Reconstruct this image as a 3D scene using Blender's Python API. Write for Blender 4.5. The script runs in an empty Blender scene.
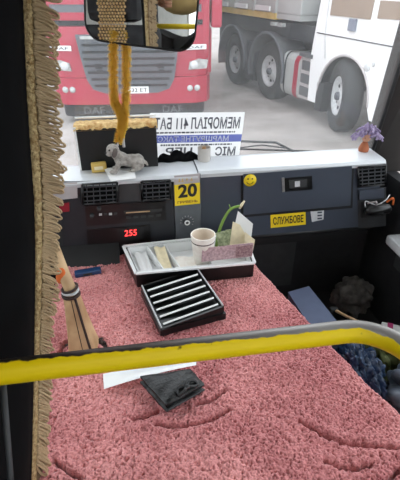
import bpy, bmesh, math, random
import numpy as np
from mathutils import Vector, Matrix

random.seed(4)
rng = np.random.default_rng(4)
scene = bpy.context.scene
col = scene.collection

# ------------------------------------------------------------------ camera, sky, exposure
F = 430.0
PITCH, YAW = math.radians(31.2), math.radians(9.0)
CAM = Vector((0, 0, 2.0))
cd = bpy.data.cameras.new('camera')
cd.sensor_fit = 'HORIZONTAL'; cd.sensor_width = 36; cd.lens = 36 * F / 400
cd.clip_start = 0.02; cd.clip_end = 300
cam = bpy.data.objects.new('camera', cd); col.objects.link(cam)
cam.location = CAM
cam.rotation_euler = (math.pi / 2 - PITCH, 0, -YAW)
scene.camera = cam

w = bpy.data.worlds.new('overcast'); scene.world = w
w.use_nodes = True
w.node_tree.nodes['Background'].inputs[0].default_value = (0.90, 0.95, 1.0, 1)
w.node_tree.nodes['Background'].inputs[1].default_value = 1.25
scene.view_settings.view_transform = 'Standard'
scene.view_settings.look = 'None'
scene.view_settings.gamma = 1
scene.view_settings.use_curve_mapping = False
scene.view_settings.exposure = 1.42

# ------------------------------------------------------------------ measuring helpers (sight lines met with real planes)
cf = Vector((math.sin(YAW) * math.cos(PITCH), math.cos(YAW) * math.cos(PITCH), -math.sin(PITCH)))
cr = Vector((math.cos(YAW), -math.sin(YAW), 0)); cu = cr.cross(cf)
def ray(x, y): return cf + cr * ((x - 200) / F) + cu * ((240 - y) / F)
def oz(x, y, z): d = ray(x, y); return CAM + d * ((z - 2.0) / d.z)
def oy(x, y, Y): d = ray(x, y); return CAM + d * (Y / d.y)

# ------------------------------------------------------------------ materials
def mat(name, c, rough=0.6, metal=0.0, var=0.0, vscale=20, c2=None, bump=0.0, bscale=200, coat=0.0, spec=0.5):
    m = bpy.data.materials.new(name); m.use_nodes = True
    nt = m.node_tree; b = nt.nodes['Principled BSDF']
    b.inputs['Base Color'].default_value = (*c, 1)
    b.inputs['Roughness'].default_value = rough
    b.inputs['Metallic'].default_value = metal
    b.inputs['Coat Weight'].default_value = coat
    b.inputs['Specular IOR Level'].default_value = spec
    tc = nt.nodes.new('ShaderNodeTexCoord')
    n = nt.nodes.new('ShaderNodeTexNoise'); n.inputs['Scale'].default_value = vscale; n.inputs['Detail'].default_value = 5
    nt.links.new(tc.outputs['Object'], n.inputs['Vector'])
    r = nt.nodes.new('ShaderNodeValToRGB')
    r.color_ramp.elements[0].position = 0.35; r.color_ramp.elements[1].position = 0.68
    a = c2 if c2 else tuple(max(0, x * (1 - max(var, 0.04))) for x in c)
    r.color_ramp.elements[0].color = (*a, 1); r.color_ramp.elements[1].color = (*c, 1)
    nt.links.new(n.outputs['Fac'], r.inputs['Fac'])
    nt.links.new(r.outputs['Color'], b.inputs['Base Color'])
    if bump:
        n2 = nt.nodes.new('ShaderNodeTexNoise'); n2.inputs['Scale'].default_value = bscale; n2.inputs['Detail'].default_value = 4
        nt.links.new(tc.outputs['Object'], n2.inputs['Vector'])
        bp = nt.nodes.new('ShaderNodeBump'); bp.inputs['Strength'].default_value = bump; bp.inputs['Distance'].default_value = 0.01
        nt.links.new(n2.outputs['Fac'], bp.inputs['Height']); nt.links.new(bp.outputs['Normal'], b.inputs['Normal'])
    return m
def s(r, g, b):
    f = lambda v: (v / 255 / 12.92) if v / 255 <= 0.04045 else ((v / 255 + 0.055) / 1.055) ** 2.4
    return (f(r), f(g), f(b))
def glass(name, haze=0.05, tint=(0.97, 0.98, 0.98)):
    m = bpy.data.materials.new(name); m.use_nodes = True
    nt = m.node_tree; nt.nodes.clear()
    out = nt.nodes.new('ShaderNodeOutputMaterial')
    t = nt.nodes.new('ShaderNodeBsdfTransparent'); t.inputs[0].default_value = (*tint, 1)
    g = nt.nodes.new('ShaderNodeBsdfGlossy'); g.inputs['Roughness'].default_value = 0.02
    lw = nt.nodes.new('ShaderNodeLayerWeight'); lw.inputs[0].default_value = 0.5
    pw = nt.nodes.new('ShaderNodeMath'); pw.operation = 'POWER'; pw.inputs[1].default_value = 5.0; nt.links.new(lw.outputs['Facing'], pw.inputs[0])
    fr = nt.nodes.new('ShaderNodeMath'); fr.operation = 'MULTIPLY_ADD'; fr.inputs[1].default_value = 0.9; fr.inputs[2].default_value = 0.03; nt.links.new(pw.outputs[0], fr.inputs[0])
    mx = nt.nodes.new('ShaderNodeMixShader')
    nt.links.new(fr.outputs[0], mx.inputs[0]); nt.links.new(t.outputs[0], mx.inputs[1]); nt.links.new(g.outputs[0], mx.inputs[2])
    tr = nt.nodes.new('ShaderNodeBsdfTranslucent'); tr.inputs[0].default_value = (0.9, 0.9, 0.9, 1)
    n = nt.nodes.new('ShaderNodeTexNoise'); n.inputs['Scale'].default_value = 6
    mr = nt.nodes.new('ShaderNodeMapRange'); mr.inputs[3].default_value = haze * 0.6; mr.inputs[4].default_value = haze * 1.4
    nt.links.new(n.outputs['Fac'], mr.inputs[0])
    m2 = nt.nodes.new('ShaderNodeMixShader')
    nt.links.new(mr.outputs[0], m2.inputs[0]); nt.links.new(mx.outputs[0], m2.inputs[1]); nt.links.new(tr.outputs[0], m2.inputs[2])
    nt.links.new(m2.outputs[0], out.inputs[0])
    return m
def emit(name, c, st):
    m = mat(name, c, 0.5); b = m.node_tree.nodes['Principled BSDF']
    b.inputs['Emission Color'].default_value = (*c, 1); b.inputs['Emission Strength'].default_value = st
    return m

def thin_sheet(name, c, tr=0.5):
    m = bpy.data.materials.new(name); m.use_nodes = True; nt = m.node_tree; nt.nodes.clear()
    out = nt.nodes.new('ShaderNodeOutputMaterial'); d_ = nt.nodes.new('ShaderNodeBsdfDiffuse'); t_ = nt.nodes.new('ShaderNodeBsdfTranslucent'); mx = nt.nodes.new('ShaderNodeMixShader')
    n = nt.nodes.new('ShaderNodeTexNoise'); n.inputs['Scale'].default_value = 14
    r = nt.nodes.new('ShaderNodeValToRGB'); r.color_ramp.elements[0].color = (*[x * 0.93 for x in c], 1); r.color_ramp.elements[1].color = (*c, 1)
    nt.links.new(n.outputs['Fac'], r.inputs[0])
    for q in (d_, t_): nt.links.new(r.outputs[0], q.inputs[0])
    mx.inputs[0].default_value = tr; nt.links.new(d_.outputs[0], mx.inputs[1]); nt.links.new(t_.outputs[0], mx.inputs[2]); nt.links.new(mx.outputs[0], out.inputs[0])
    return m
M = {
 'tinsel': thin_sheet('gold_tinsel_film', s(240, 206, 96), 0.45),
 'sheet': thin_sheet('backlit_sheet', (0.9, 0.9, 0.9)),
 'sheet_blue': thin_sheet('backlit_blue_band', s(110, 118, 178)),
 'asphalt': mat('asphalt', s(160, 152, 148), 0.9, c2=s(132, 126, 122), vscale=1.5, bump=0.4, bscale=60),
 'black': mat('black_plastic', (0.007, 0.007, 0.0075), 0.55, var=0.3),
 'black_gloss': mat('black_gloss_plastic', (0.006, 0.006, 0.0065), 0.3, var=0.3),
 'charcoal': mat('charcoal_plastic', (0.035, 0.036, 0.038), 0.6, var=0.3),
 'dash': mat('dash_blue_grey_plastic', s(66, 72, 83), 0.32, var=0.10, vscale=8, bump=0.05, bscale=400),
 'dash_top': mat('dash_top_grey_plastic', s(208, 211, 214), 0.22, var=0.06, vscale=7, bump=0.05, bscale=500),
 'strip': mat('strip_grey_plastic', s(92, 96, 100), 0.45, var=0.2, vscale=30),
 'pale': mat('pale_grey_plastic', s(185, 178, 178), 0.6, var=0.15),
 'shell': mat('bus_lining', s(205, 203, 196), 0.8, var=0.1),
 'shell_dark': mat('bus_dark_lining', (0.02, 0.02, 0.022), 0.8, var=0.3),
 'pillar': mat('pillar_trim', s(52, 49, 47), 0.5, var=0.15),
 'console': mat('console_plastic', s(38, 40, 45), 0.5, var=0.15),
 'slat': mat('vent_slat_plastic', s(64, 66, 70), 0.5, var=0.15),
 'floor': mat('rubber_floor', (0.03, 0.03, 0.03), 0.85, var=0.4),
 'white_paper': mat('white_paper', (0.85, 0.85, 0.84), 0.7, var=0.04),
 'cream': mat('cream_card', s(240, 226, 190), 0.7, var=0.12, vscale=60),
 'yellow': mat('yellow_sticker', s(240, 208, 30), 0.5, var=0.06),
 'ink': mat('black_ink', (0.01, 0.01, 0.01), 0.6),
 'ink_soft': mat('grey_ink', s(92, 92, 100), 0.7),
 'ink_blue': mat('blue_band', s(92, 100, 150), 0.7, var=0.05),
 'ink_brown': mat('brown_ink', s(120, 70, 50), 0.7),
 'steel': mat('steel', (0.55, 0.55, 0.56), 0.35, metal=0.9, var=0.2, vscale=80),
 'silver': mat('silver_grey', (0.62, 0.63, 0.64), 0.45, var=0.2),
 'rubber': mat('tyre_rubber', s(54, 56, 58), 0.85, var=0.25, vscale=8),
 'fender': mat('fender_plastic', s(88, 90, 92), 0.7, var=0.15, vscale=5),
 'chassis': mat('dark_chassis', s(46, 50, 56), 0.8, var=0.3, vscale=3),
 'red_truck': mat('red_lorry_paint', s(164, 32, 58), 0.35, var=0.08, vscale=2, coat=0.4),
 'grille': mat('grille_grey', s(92, 96, 102), 0.6, var=0.12),
 'grille_dark': mat('grille_dark', s(28, 30, 34), 0.7, var=0.2),
 'white_truck': mat('white_lorry_paint', (0.83, 0.83, 0.83), 0.4, var=0.04, vscale=2, coat=0.3),
 'lamp': mat('lamp_lens', (0.55, 0.56, 0.55), 0.15, var=0.4, vscale=14),
 'tipper': mat('tipper_grey', s(176, 178, 176), 0.6, var=0.1, vscale=3),
 'ochre': mat('ochre_rail_paint', s(214, 182, 96), 0.6, var=0.2, vscale=6),
 'brown_glass': mat('brown_blind', s(150, 132, 116), 0.5, var=0.15, vscale=4),
 'curtain': mat('black_curtain', (0.005, 0.005, 0.0055), 0.95, var=0.3, spec=0.1),
 'braid': mat('gold_braid', s(214, 190, 140), 0.7, c2=s(150, 120, 74), vscale=160, bump=0.8, bscale=300),
 'fringe': mat('fringe_thread', s(206, 184, 146), 0.75, c2=s(140, 112, 80), vscale=60),
 'fringe_band': mat('fringe_band', s(140, 116, 84), 0.85, c2=s(92, 70, 48), vscale=120, bump=0.6, bscale=400),
 'plush': mat('grey_plush', s(196, 190, 182), 0.95, c2=s(150, 144, 138), vscale=90, bump=0.9, bscale=300),
 'tan': mat('tan_leather', s(206, 174, 132), 0.55, c2=s(170, 134, 96), vscale=14),
 'brown': mat('dark_brown', s(52, 32, 26), 0.7, var=0.3),
 'orange': mat('orange_cloth', s(214, 104, 44), 0.8, var=0.15),
 'leather': mat('black_leather', (0.012, 0.012, 0.0125), 0.32, var=0.3, vscale=60, bump=0.25, bscale=160),
 'liner': mat('tray_liner', s(236, 237, 236), 0.4, var=0.06),
 'cup': mat('cup_paper', s(250, 246, 238), 0.55, c2=s(238, 230, 220), vscale=60),
 'cup_in': mat('cup_inside', s(236, 222, 204), 0.6, var=0.08),
 'green': mat('green_stem', s(126, 160, 70), 0.5, var=0.2, vscale=60),
 'note': mat('pink_grey_banknote', s(206, 176, 178), 0.8, c2=s(160, 130, 136), vscale=120),
 'note_g': mat('green_banknote', s(178, 186, 148), 0.8, c2=s(120, 130, 96), vscale=120),
 'purple': mat('purple_yarn', s(176, 162, 190), 0.9, c2=s(128, 112, 148), vscale=120),
 'blue_bag': mat('blue_plastic_bag', s(44, 70, 104), 0.3, c2=s(20, 34, 58), vscale=14),
 'green_bag': mat('olive_bag', s(96, 104, 56), 0.6, c2=s(60, 66, 36), vscale=14),
 'grey_bag': mat('grey_plastic_bag', s(120, 128, 140), 0.35, c2=s(70, 78, 92), vscale=14),
 'slate': mat('slate_board', s(92, 102, 128), 0.6, var=0.2, vscale=10),
 'cloth_dark': mat('dark_grey_cloth', s(104, 100, 96), 0.9, var=0.5, vscale=30),
 'magenta': mat('magenta_print', s(190, 60, 120), 0.6),
 'seat': mat('black_seat_cloth', (0.05, 0.05, 0.054), 0.9, var=0.3),
 'bead': mat('wood_bead', s(252, 222, 170), 0.45, c2=s(226, 184, 124), vscale=60),
 'skin': mat('skin', s(196, 146, 118), 0.6, var=0.08),
 'hair': mat('dark_hair', s(40, 28, 22), 0.7, var=0.3),
 'beige': mat('beige_jacket', s(206, 178, 120), 0.9, var=0.15, vscale=12),
 'led': emit('red_led', (1.0, 0.05, 0.05), 0.9),
 'windscreen': glass('windscreen_glass', 0.030),
 'pane': glass('side_glass', 0.0),
 'lorry_glass': mat('lorry_glass', s(70, 80, 84), 0.12, var=0.2),
}
# mirror
mm = bpy.data.materials.new('mirror_glass'); mm.use_nodes = True
b = mm.node_tree.nodes['Principled BSDF']; b.inputs['Metallic'].default_value = 1; b.inputs['Roughness'].default_value = 0.015
b.inputs['Base Color'].default_value = (0.82, 0.84, 0.84, 1); M['mirror'] = mm

# ------------------------------------------------------------------ mesh helpers
ORG = {}
def V(*a): return Vector(a)
def tag(o, label=None, cat=None, group=None, kind=None):
    if label: o['label'] = label
    if cat: o['category'] = cat
    if group: o['group'] = group
    if kind: o['kind'] = kind
    return o
def thing(name, label, cat, loc=(0, 0, 0), rotz=0.0, group=None, local=False):
    o = bpy.data.objects.new(name, None); col.objects.link(o)
    o.empty_display_size = 0.05
    o.location = loc; o.rotation_euler = (0, 0, rotz)
    ORG[o.name] = Vector((0, 0, 0)) if local else Vector(loc)
    return tag(o, label, cat, group)

class MB:
    def __init__(self): self.v = []; self.f = []; self.sm = []
    def add(self, vs, fs, smooth=False):
        n = len(self.v); self.v += [Vector(p) for p in vs]
        for f in fs: self.f.append([i + n for i in f]); self.sm.append(smooth)
        return self
    def box(self, c, d, R=None, bev=0.0):
        c = Vector(c); hx, hy, hz = d[0] / 2, d[1] / 2, d[2] / 2
        if bev > 0:
            bm = bmesh.new(); bmesh.ops.create_cube(bm, size=1)
            bmesh.ops.scale(bm, vec=d, verts=bm.verts)
            bmesh.ops.bevel(bm, geom=bm.edges[:], offset=bev, segments=2, affect='EDGES', profile=0.6)
            bm.verts.index_update()
            vs = [p.co.copy() for p in bm.verts]; fs = [[q.index for q in f.verts] for f in bm.faces]; bm.free()
        else:
            vs = [V(x, y, z) for x in (-hx, hx) for y in (-hy, hy) for z in (-hz, hz)]
            fs = [(0, 1, 3, 2), (4, 6, 7, 5), (0, 4, 5, 1), (2, 3, 7, 6), (0, 2, 6, 4), (1, 5, 7, 3)]
        if R is not None: vs = [R @ p for p in vs]
        return self.add([c + p for p in vs], fs)
    def bb(self, lo, hi, bev=0.0):
        lo, hi = Vector(lo), Vector(hi)
        return self.box((lo + hi) / 2, tuple(hi - lo), bev=bev)
    def slab(self, pts, t, back=None):
        """polygon given counter-clockwise seen from outside, thickened by t behind it"""
        pts = [Vector(p) for p in pts]; n = len(pts)
        if back is None:
            nn = Vector((0, 0, 0))
            for i in range(n): nn += (pts[i] - pts[0]).cross(pts[(i + 1) % n] - pts[0])
            back = -nn.normalized()
        q = [p + Vector(back) * t for p in pts]
        fs = [list(range(n)), list(range(2 * n - 1, n - 1, -1))]
        fs += [[i, n + i, n + (i + 1) % n, (i + 1) % n] for i in range(n)]
        return self.add(pts + q, fs)
    def tube(self, path, rad, seg=10, cap=True, closed=False):
        path = [Vector(p) for p in path]; n = len(path)
        rad = [rad] * n if not hasattr(rad, '__len__') else rad
        rings = []; up = None
        for i, p in enumerate(path):
            if closed: t = path[(i + 1) % n] - path[i - 1]
            else: t = path[min(i + 1, n - 1)] - path[max(i - 1, 0)]
            t.normalize()
            if up is None:
                up = Vector((0, 0, 1)) if abs(t.z) < 0.9 else Vector((1, 0, 0))
            a = (up - t * up.dot(t)).normalized(); up = a; b2 = t.cross(a)
            rings.append([p + (a * math.cos(k * 2 * math.pi / seg) + b2 * math.sin(k * 2 * math.pi / seg)) * rad[i] for k in range(seg)])
        vs = [q for r_ in rings for q in r_]; fs = []
        for i in range(n if closed else n - 1):
            j = (i + 1) % n
            for k in range(seg): fs.append((i * seg + k, i * seg + (k + 1) % seg, j * seg + (k + 1) % seg, j * seg + k))
        if cap and not closed:
            fs.append(list(range(seg - 1, -1, -1))); fs.append([(n - 1) * seg + k for k in range(seg)])
        return self.add(vs, fs, True)
    def lathe(self, prof, c=(0, 0, 0), axis='z', seg=28):
        """profile of (radius, height) turned about an axis through c"""
        c = Vector(c); vs = []; fs = []
        for (r_, h) in prof:
            for k in range(seg):
                a = 2 * math.pi * k / seg; x, y = r_ * math.cos(a), r_ * math.sin(a)
                p = {'z': V(x, y, h), 'y': V(x, h, y), 'x': V(h, x, y)}[axis]
                vs.append(c + p)
        for i in range(len(prof) - 1):
            for k in range(seg):
                f = (i * seg + k, i * seg + (k + 1) % seg, (i + 1) * seg + (k + 1) % seg, (i + 1) * seg + k)
                fs.append(f[::-1] if axis == 'y' else f)
        return self.add(vs, fs, True)
    def ball(self, c, r, sub=2, R=None):
        bm = bmesh.new(); bmesh.ops.create_icosphere(bm, subdivisions=sub, radius=1)
        r = (r, r, r) if not hasattr(r, '__len__') else r
        bm.verts.index_update()
        vs = [V(p.co.x * r[0], p.co.y * r[1], p.co.z * r[2]) for p in bm.verts]
        if R is not None: vs = [R @ p for p in vs]
        fs = [[q.index for q in f.verts] for f in bm.faces]; bm.free()
        return self.add([Vector(c) + p for p in vs], fs, True)
    def grid(self, rows, smooth=True, closed=False):
        n, m = len(rows), len(rows[0]); vs = [p for r_ in rows for p in r_]; fs = []
        for i in range(n - 1):
            for j in range(m if closed else m - 1):
                k = (j + 1) % m
                fs.append((i * m + j, i * m + k, (i + 1) * m + k, (i + 1) * m + j))
        return self.add(vs, fs, smooth)
    def build(self, name, m, parent=None, label=None, cat=None, group=None, kind=None, fixn=True):
        off = ORG.get(parent.name, Vector((0, 0, 0))) if parent else Vector((0, 0, 0))
        me = bpy.data.meshes.new(name)
        me.from_pydata([tuple(p - off) for p in self.v], [], self.f)
        me.polygons.foreach_set('use_smooth', self.sm)
        if fixn:
            bm = bmesh.new(); bm.from_mesh(me); bmesh.ops.recalc_face_normals(bm, faces=bm.faces); bm.to_mesh(me); bm.free()
        me.materials.append(M[m] if isinstance(m, str) else m)
        o = bpy.data.objects.new(name, me); col.objects.link(o)
        if parent: o.parent = parent; ORG[o.name] = off
        return tag(o, label, cat, group, kind)

_tx = {}
def text(string, bl, xax, yax, m, parent, name='lettering', lift=None, bold=0.012):
    """letters fitted to the parallelogram bl + xax, yax"""
    cu_ = bpy.data.curves.new('t', 'FONT'); cu_.body = string; cu_.resolution_u = 3; cu_.offset = bold
    ob = bpy.data.objects.new('t', cu_); col.objects.link(ob)
    dg = bpy.context.evaluated_depsgraph_get(); dg.update()
    me = bpy.data.meshes.new_from_object(ob.evaluated_get(dg))
    bpy.data.objects.remove(ob); bpy.data.curves.remove(cu_)
    co = np.array([v.co[:] for v in me.vertices]); lo = co.min(0); hi = co.max(0)
    bl, xax, yax = Vector(bl), Vector(xax), Vector(yax)
    if lift is None: lift = xax.cross(yax).normalized() * 0.0006
    off = ORG.get(parent.name, Vector((0, 0, 0)))
    for v in me.vertices:
        a = (v.co.x - lo[0]) / (hi[0] - lo[0]); b_ = (v.co.y - lo[1]) / max(1e-6, hi[1] - lo[1])
        v.co = bl + xax * a + yax * b_ + lift - off
    me.materials.clear(); me.materials.append(M[m]); me.name = name
    o = bpy.data.objects.new(name, me); col.objects.link(o); o.parent = parent; ORG[o.name] = off
    return o
def lerp(a, b_, t): return a + (b_ - a) * t
def curve_pts(pts, n=24):
    """smooth path through points"""
    P = [Vector(p) for p in pts]; out = []
    for i in range(len(P) - 1):
        p0, p1, p2, p3 = P[max(i - 1, 0)], P[i], P[i + 1], P[min(i + 2, len(P) - 1)]
        for k in range(n):
            t = k / n
            out.append(0.5 * ((2 * p1) + (p2 - p0) * t + (2 * p0 - 5 * p1 + 4 * p2 - p3) * t * t + (3 * p1 - p0 - 3 * p2 + p3) * t ** 3))
    out.append(P[-1]); return out

# ================================================================== SETTING
mb = MB(); mb.add([(-60, -30, 0), (60, -30, 0), (60, 90, 0), (-60, 90, 0)], [(0, 1, 2, 3)])
mb.build('ground', 'asphalt', label='grey brown asphalt of the lorry park', kind='structure')
ZF, ZR = 0.65, 2.45
MB().bb((-1.05, -3.2, ZF - 0.08), (1.05, 1.66, ZF)).build('floor', 'floor', kind='structure', label='dark rubber floor of the minibus')
mb = MB()
for lo, hi in (((-1.1, -3.2, ZR), (1.1, -0.95, ZR + 0.05)), ((-1.1, -0.15, ZR), (1.1, 1.42, ZR + 0.05)), ((-1.1, -0.95, ZR), (-0.42, -0.15, ZR + 0.05)), ((0.42, -0.95, ZR), (1.1, -0.15, ZR + 0.05))): mb.bb(lo, hi)  # roof left open in the middle for the added light hatch
mb.build('ceiling', 'shell', kind='structure', label='pale lining of the minibus roof')
def side_wall(name, x0, x1, ya, yb, openings, mt, label):
    mb = MB(); mb.bb((x0, ya, ZF), (x1, yb, 1.30)); mb.bb((x0, ya, 2.36), (x1, min(yb, 1.42), ZR)); y = ya
    for y0, y1 in openings:
        if y0 > y: mb.bb((x0, y, 1.30), (x1, y0, 2.36))
        y = y1
    if y < yb - 0.2: mb.bb((x0, y, 1.30), (x1, yb, 2.36))
    return mb.build(name, mt, kind='structure', label=label)
side_wall('wall_left', -1.1, -1.05, -3.2, 1.6, [(0.33, 1.5)], 'shell', 'pale side wall of the minibus beside the driver')
side_wall('wall_right', 1.05, 1.1, 0.27, 1.6, [(0.33, 1.5)], 'shell_dark', 'dark door trim of the minibus beside the dash')
side_wall('wall_cabin', 1.05, 1.1, -3.2, 0.27, [(-3.12, -2.06), (-2.0, -0.9), (-0.84, 0.27)], 'shell', 'pale side wall of the passenger cabin')
mb = MB(); mb.bb((-1.1, -3.25, ZF), (1.1, -3.2, 1.3)); mb.bb((-1.1, -3.25, 2.36), (1.1, -3.2, ZR))
for x in (-1.1, -0.03, 1.04): mb.bb((x, -3.25, 1.3), (x + 0.06, -3.2, 2.36))
mb.build('wall_rear', 'shell', kind='structure', label='pale rear wall of the minibus')
MB().bb((-1.1, 1.60, 0.5), (1.1, 1.66, 1.34)).build('wall_front', 'shell_dark', kind='structure', label='dark bulkhead below the windscreen')
wn = 2
for x in (-1.075, 1.075):
    for y0, y1 in ((-3.12, -2.06), (-2.0, -0.9), (-0.84, 0.27), (0.33, 1.45)):
        if x < 0 and y0 < 0.3: continue
        MB().bb((x - 0.002, y0, 1.30), (x + 0.002, y1, 2.36)).build('window_%d' % wn, 'pane', kind='structure', label='side window pane of the minibus'); wn += 1
for x in (-0.505, 0.535):
    MB().bb((x - 0.5, -3.227, 1.30), (x + 0.5, -3.223, 2.36)).build('window_%d' % wn, 'pane', kind='structure', label='rear window pane of the minibus'); wn += 1
MB().bb((-0.42, -0.95, ZR + 0.03), (0.42, -0.15, ZR + 0.035)).build('window_%d' % wn, 'pane', kind='structure', label='clear pane of an unseen roof hatch added to light the cabin')  # hatch added out of view to brighten the rail and cup
# windscreen, raked
WB, WT = V(0, 1.63, 1.35), V(0, 1.43, 2.45)
mb = MB(); mb.slab([V(-1.02, WB.y, WB.z), V(1.02, WB.y, WB.z), V(0.98, WT.y, WT.z), V(-0.98, WT.y, WT.z)], 0.004, back=V(0, 1, 0.18))
mb.build('window_1', 'windscreen', kind='structure', label='raked slightly dusty windscreen of the minibus')
# pillars beside the windscreen: raked box with a pale rubber seal along the glass
tn = 1
for sx in (1, -1):
    def px_(x, y, z): return V(sx * x, y, z)
    mb = MB()
    lo = [px_(0.985, 1.60, 1.30), px_(1.14, 1.56, 1.30), px_(1.16, 1.72, 1.30), px_(1.0, 1.70, 1.30)]
    hi = [px_(0.955, 1.36, 2.47), px_(1.1, 1.28, 2.47), px_(1.12, 1.5, 2.47), px_(0.965, 1.5, 2.47)]
    mb.add(lo + hi, [(3, 2, 1, 0), (4, 5, 6, 7), (0, 1, 5, 4), (1, 2, 6, 5), (2, 3, 7, 6), (3, 0, 4, 7)])
    pil = mb.build('trim_%d' % tn, 'pillar', kind='structure', label='dark pillar beside the windscreen'); tn += 1
    mb = MB(); mb.tube([lo[0] + V(-sx * 0.006, 0.004, 0), hi[0] + V(-sx * 0.006, 0.004, 0)], 0.008, 8)
    mb.build('rubber_seal', 'charcoal', pil)

# ================================================================== ENGINE COVER with carpet
CZ = 1.12
def vnoise(x, y, sc, seed):
    r = np.random.default_rng(seed); T = r.random((256, 256))
    xs, ys = x * sc, y * sc; xi, yi = np.floor(xs).astype(int), np.floor(ys).astype(int); fx, fy = xs - xi, ys - yi
    fx = fx * fx * (3 - 2 * fx); fy = fy * fy * (3 - 2 * fy); g = lambda i, j: T[i % 256, j % 256]
    return (g(xi, yi) * (1 - fx) + g(xi + 1, yi) * fx) * (1 - fy) + (g(xi, yi + 1) * (1 - fx) + g(xi + 1, yi + 1) * fx) * fy
xl = -0.30
E1, E2 = oz(255, 262, CZ), oz(400, 412, CZ)
def xr(Y): return E1.x + (Y - E1.y) * (E2.x - E1.x) / (E2.y - E1.y)
NY, NX = 820, 640
Yv = np.linspace(0.30, 1.37, NY)[:, None] * np.ones((1, NX)); u = np.linspace(0, 1, NX)[None, :] * np.ones((NY, 1))
Xr = E1.x + (Yv - E1.y) * (E2.x - E1.x) / (E2.y - E1.y)
Xv = xl + (Xr - xl) * u
na_, nb_ = vnoise(Xv, Yv, 255, 1), vnoise(Xv, Yv, 140, 2)
h = 0.005 * (na_ - 0.5) + 0.004 * (nb_ - 0.5) - 0.007 * np.clip(0.24 - na_, 0, 1) / 0.24 - 0.002 * np.clip(0.24 - nb_, 0, 1) / 0.24 + 0.006 * (vnoise(Xv, Yv, 28, 3) - 0.5) + 0.012 * (vnoise(Xv, Yv, 7, 5) - 0.5)
creases = [[(156, 423), (176, 426), (196, 424), (214, 419), (229, 411)], [(197, 405), (212, 400), (225, 391)], [(134, 419), (146, 416), (158, 411)],
           [(300, 421), (313, 429), (330, 437), (352, 443), (372, 446), (400, 448)], [(325, 461), (338, 466), (356, 467), (371, 464)], [(390, 478), (399, 469)],
           [(54, 460), (66, 469), (80, 477)], [(60, 352), (66, 343), (72, 338)], [(96, 338), (104, 344), (108, 350)]]
Wc = np.zeros_like(Xv)
for ci, c in enumerate(creases):
    pts = [oz(a, b_, CZ) for a, b_ in c]
    dmin = np.full_like(Xv, 9.0)
    for a, b_ in zip(pts[:-1], pts[1:]):
        dx, dy = b_.x - a.x, b_.y - a.y; L2 = dx * dx + dy * dy
        t = np.clip(((Xv - a.x) * dx + (Yv - a.y) * dy) / L2, 0, 1)
        dmin = np.minimum(dmin, np.hypot(Xv - a.x - t * dx, Yv - a.y - t * dy))
    dmin = dmin + 0.0045 * (vnoise(Xv, Yv, 150, 20 + ci) - 0.5)
    h -= 0.036 * np.exp(-(dmin / 0.0036) ** 2); h += 0.003 * np.exp(-((dmin - 0.016) / 0.010) ** 2)
edge = (Xr - Xv)
h -= np.where(edge < 0.022, 0.022 - np.sqrt(np.maximum(0, 0.022 ** 2 - (0.022 - edge) ** 2)), 0)
Zv = CZ + h
cover = thing('engine_cover', 'boxy engine cover topped with worn red plush carpet', 'engine cover', (0.1, 0.85, ZF))
me = bpy.data.meshes.new('carpet'); off = ORG[cover.name]
co = np.stack([Xv - off.x, Yv - off.y, Zv - off.z], -1).reshape(-1, 3)
idx = np.arange(NY * NX).reshape(NY, NX)
fa = np.stack([idx[:-1, :-1], idx[:-1, 1:], idx[1:, 1:], idx[1:, :-1]], -1).reshape(-1, 4)
me.vertices.add(len(co)); me.vertices.foreach_set('co', co.ravel())
me.loops.add(fa.size); me.loops.foreach_set('vertex_index', fa.ravel().astype(np.int32))
me.polygons.add(len(fa)); me.polygons.foreach_set('loop_start', np.arange(0, fa.size, 4, dtype=np.int32))
me.update(calc_edges=True)
me.polygons.foreach_set('use_smooth', np.ones(len(fa), dtype=bool))
# carpet material: pale pink tips over red pile
m = bpy.data.materials.new('red_plush'); m.use_nodes = True; nt = m.node_tree; bs = nt.nodes['Principled BSDF']
bs.inputs['Roughness'].default_value = 0.95; bs.inputs['Specular IOR Level'].default_value = 0.1
bs.inputs['Sheen Weight'].default_value = 0.8; bs.inputs['Sheen Roughness'].default_value = 0.4; bs.inputs['Sheen Tint'].default_value = (1.0, 0.75, 0.75, 1)
tc = nt.nodes.new('ShaderNodeTexCoord')
def noise_node(sc, det=3):
    n = nt.nodes.new('ShaderNodeTexNoise'); n.inputs['Scale'].default_value = sc; n.inputs['Detail'].default_value = det
    nt.links.new(tc.outputs['Object'], n.inputs['Vector']); return n
n1, n2 = noise_node(240), noise_node(3.4, 5)
r1 = nt.nodes.new('ShaderNodeValToRGB'); e = r1.color_ramp.elements
e[0].position = 0.30; e[0].color = (*s(108, 32, 42), 1); e[1].position = 0.55; e[1].color = (*s(226, 156, 154), 1)
r2 = nt.nodes.new('ShaderNodeValToRGB'); e = r2.color_ramp.elements
e[0].position = 0.36; e[0].color = (*s(126, 42, 52), 1); e[1].position = 0.62; e[1].color = (*s(226, 158, 154), 1)
mxn = nt.nodes.new('ShaderNodeMix'); mxn.data_type = 'RGBA'; mxn.inputs[0].default_value = 0.5
nt.links.new(n1.outputs['Fac'], r1.inputs[0]); nt.links.new(n2.outputs['Fac'], r2.inputs[0])
nt.links.new(r1.outputs[0], mxn.inputs[6]); nt.links.new(r2.outputs[0], mxn.inputs[7])
nt.links.new(mxn.outputs[2], bs.inputs['Base Color'])
M['carpet'] = m
me.materials.append(m)
carpet = bpy.data.objects.new('carpet', me); col.objects.link(carpet); carpet.parent = cover; ORG[carpet.name] = off
mb = MB()
mb.slab([V(xl, 0.3, CZ - 0.03), V(xr(0.3) - 0.002, 0.3, CZ - 0.03), V(xr(1.37) - 0.002, 1.37, CZ - 0.03), V(xl, 1.37, CZ - 0.03)], CZ - 0.03 - ZF, back=V(0, 0, -1))
mb.build('side_panels', 'carpet', cover)

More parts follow.
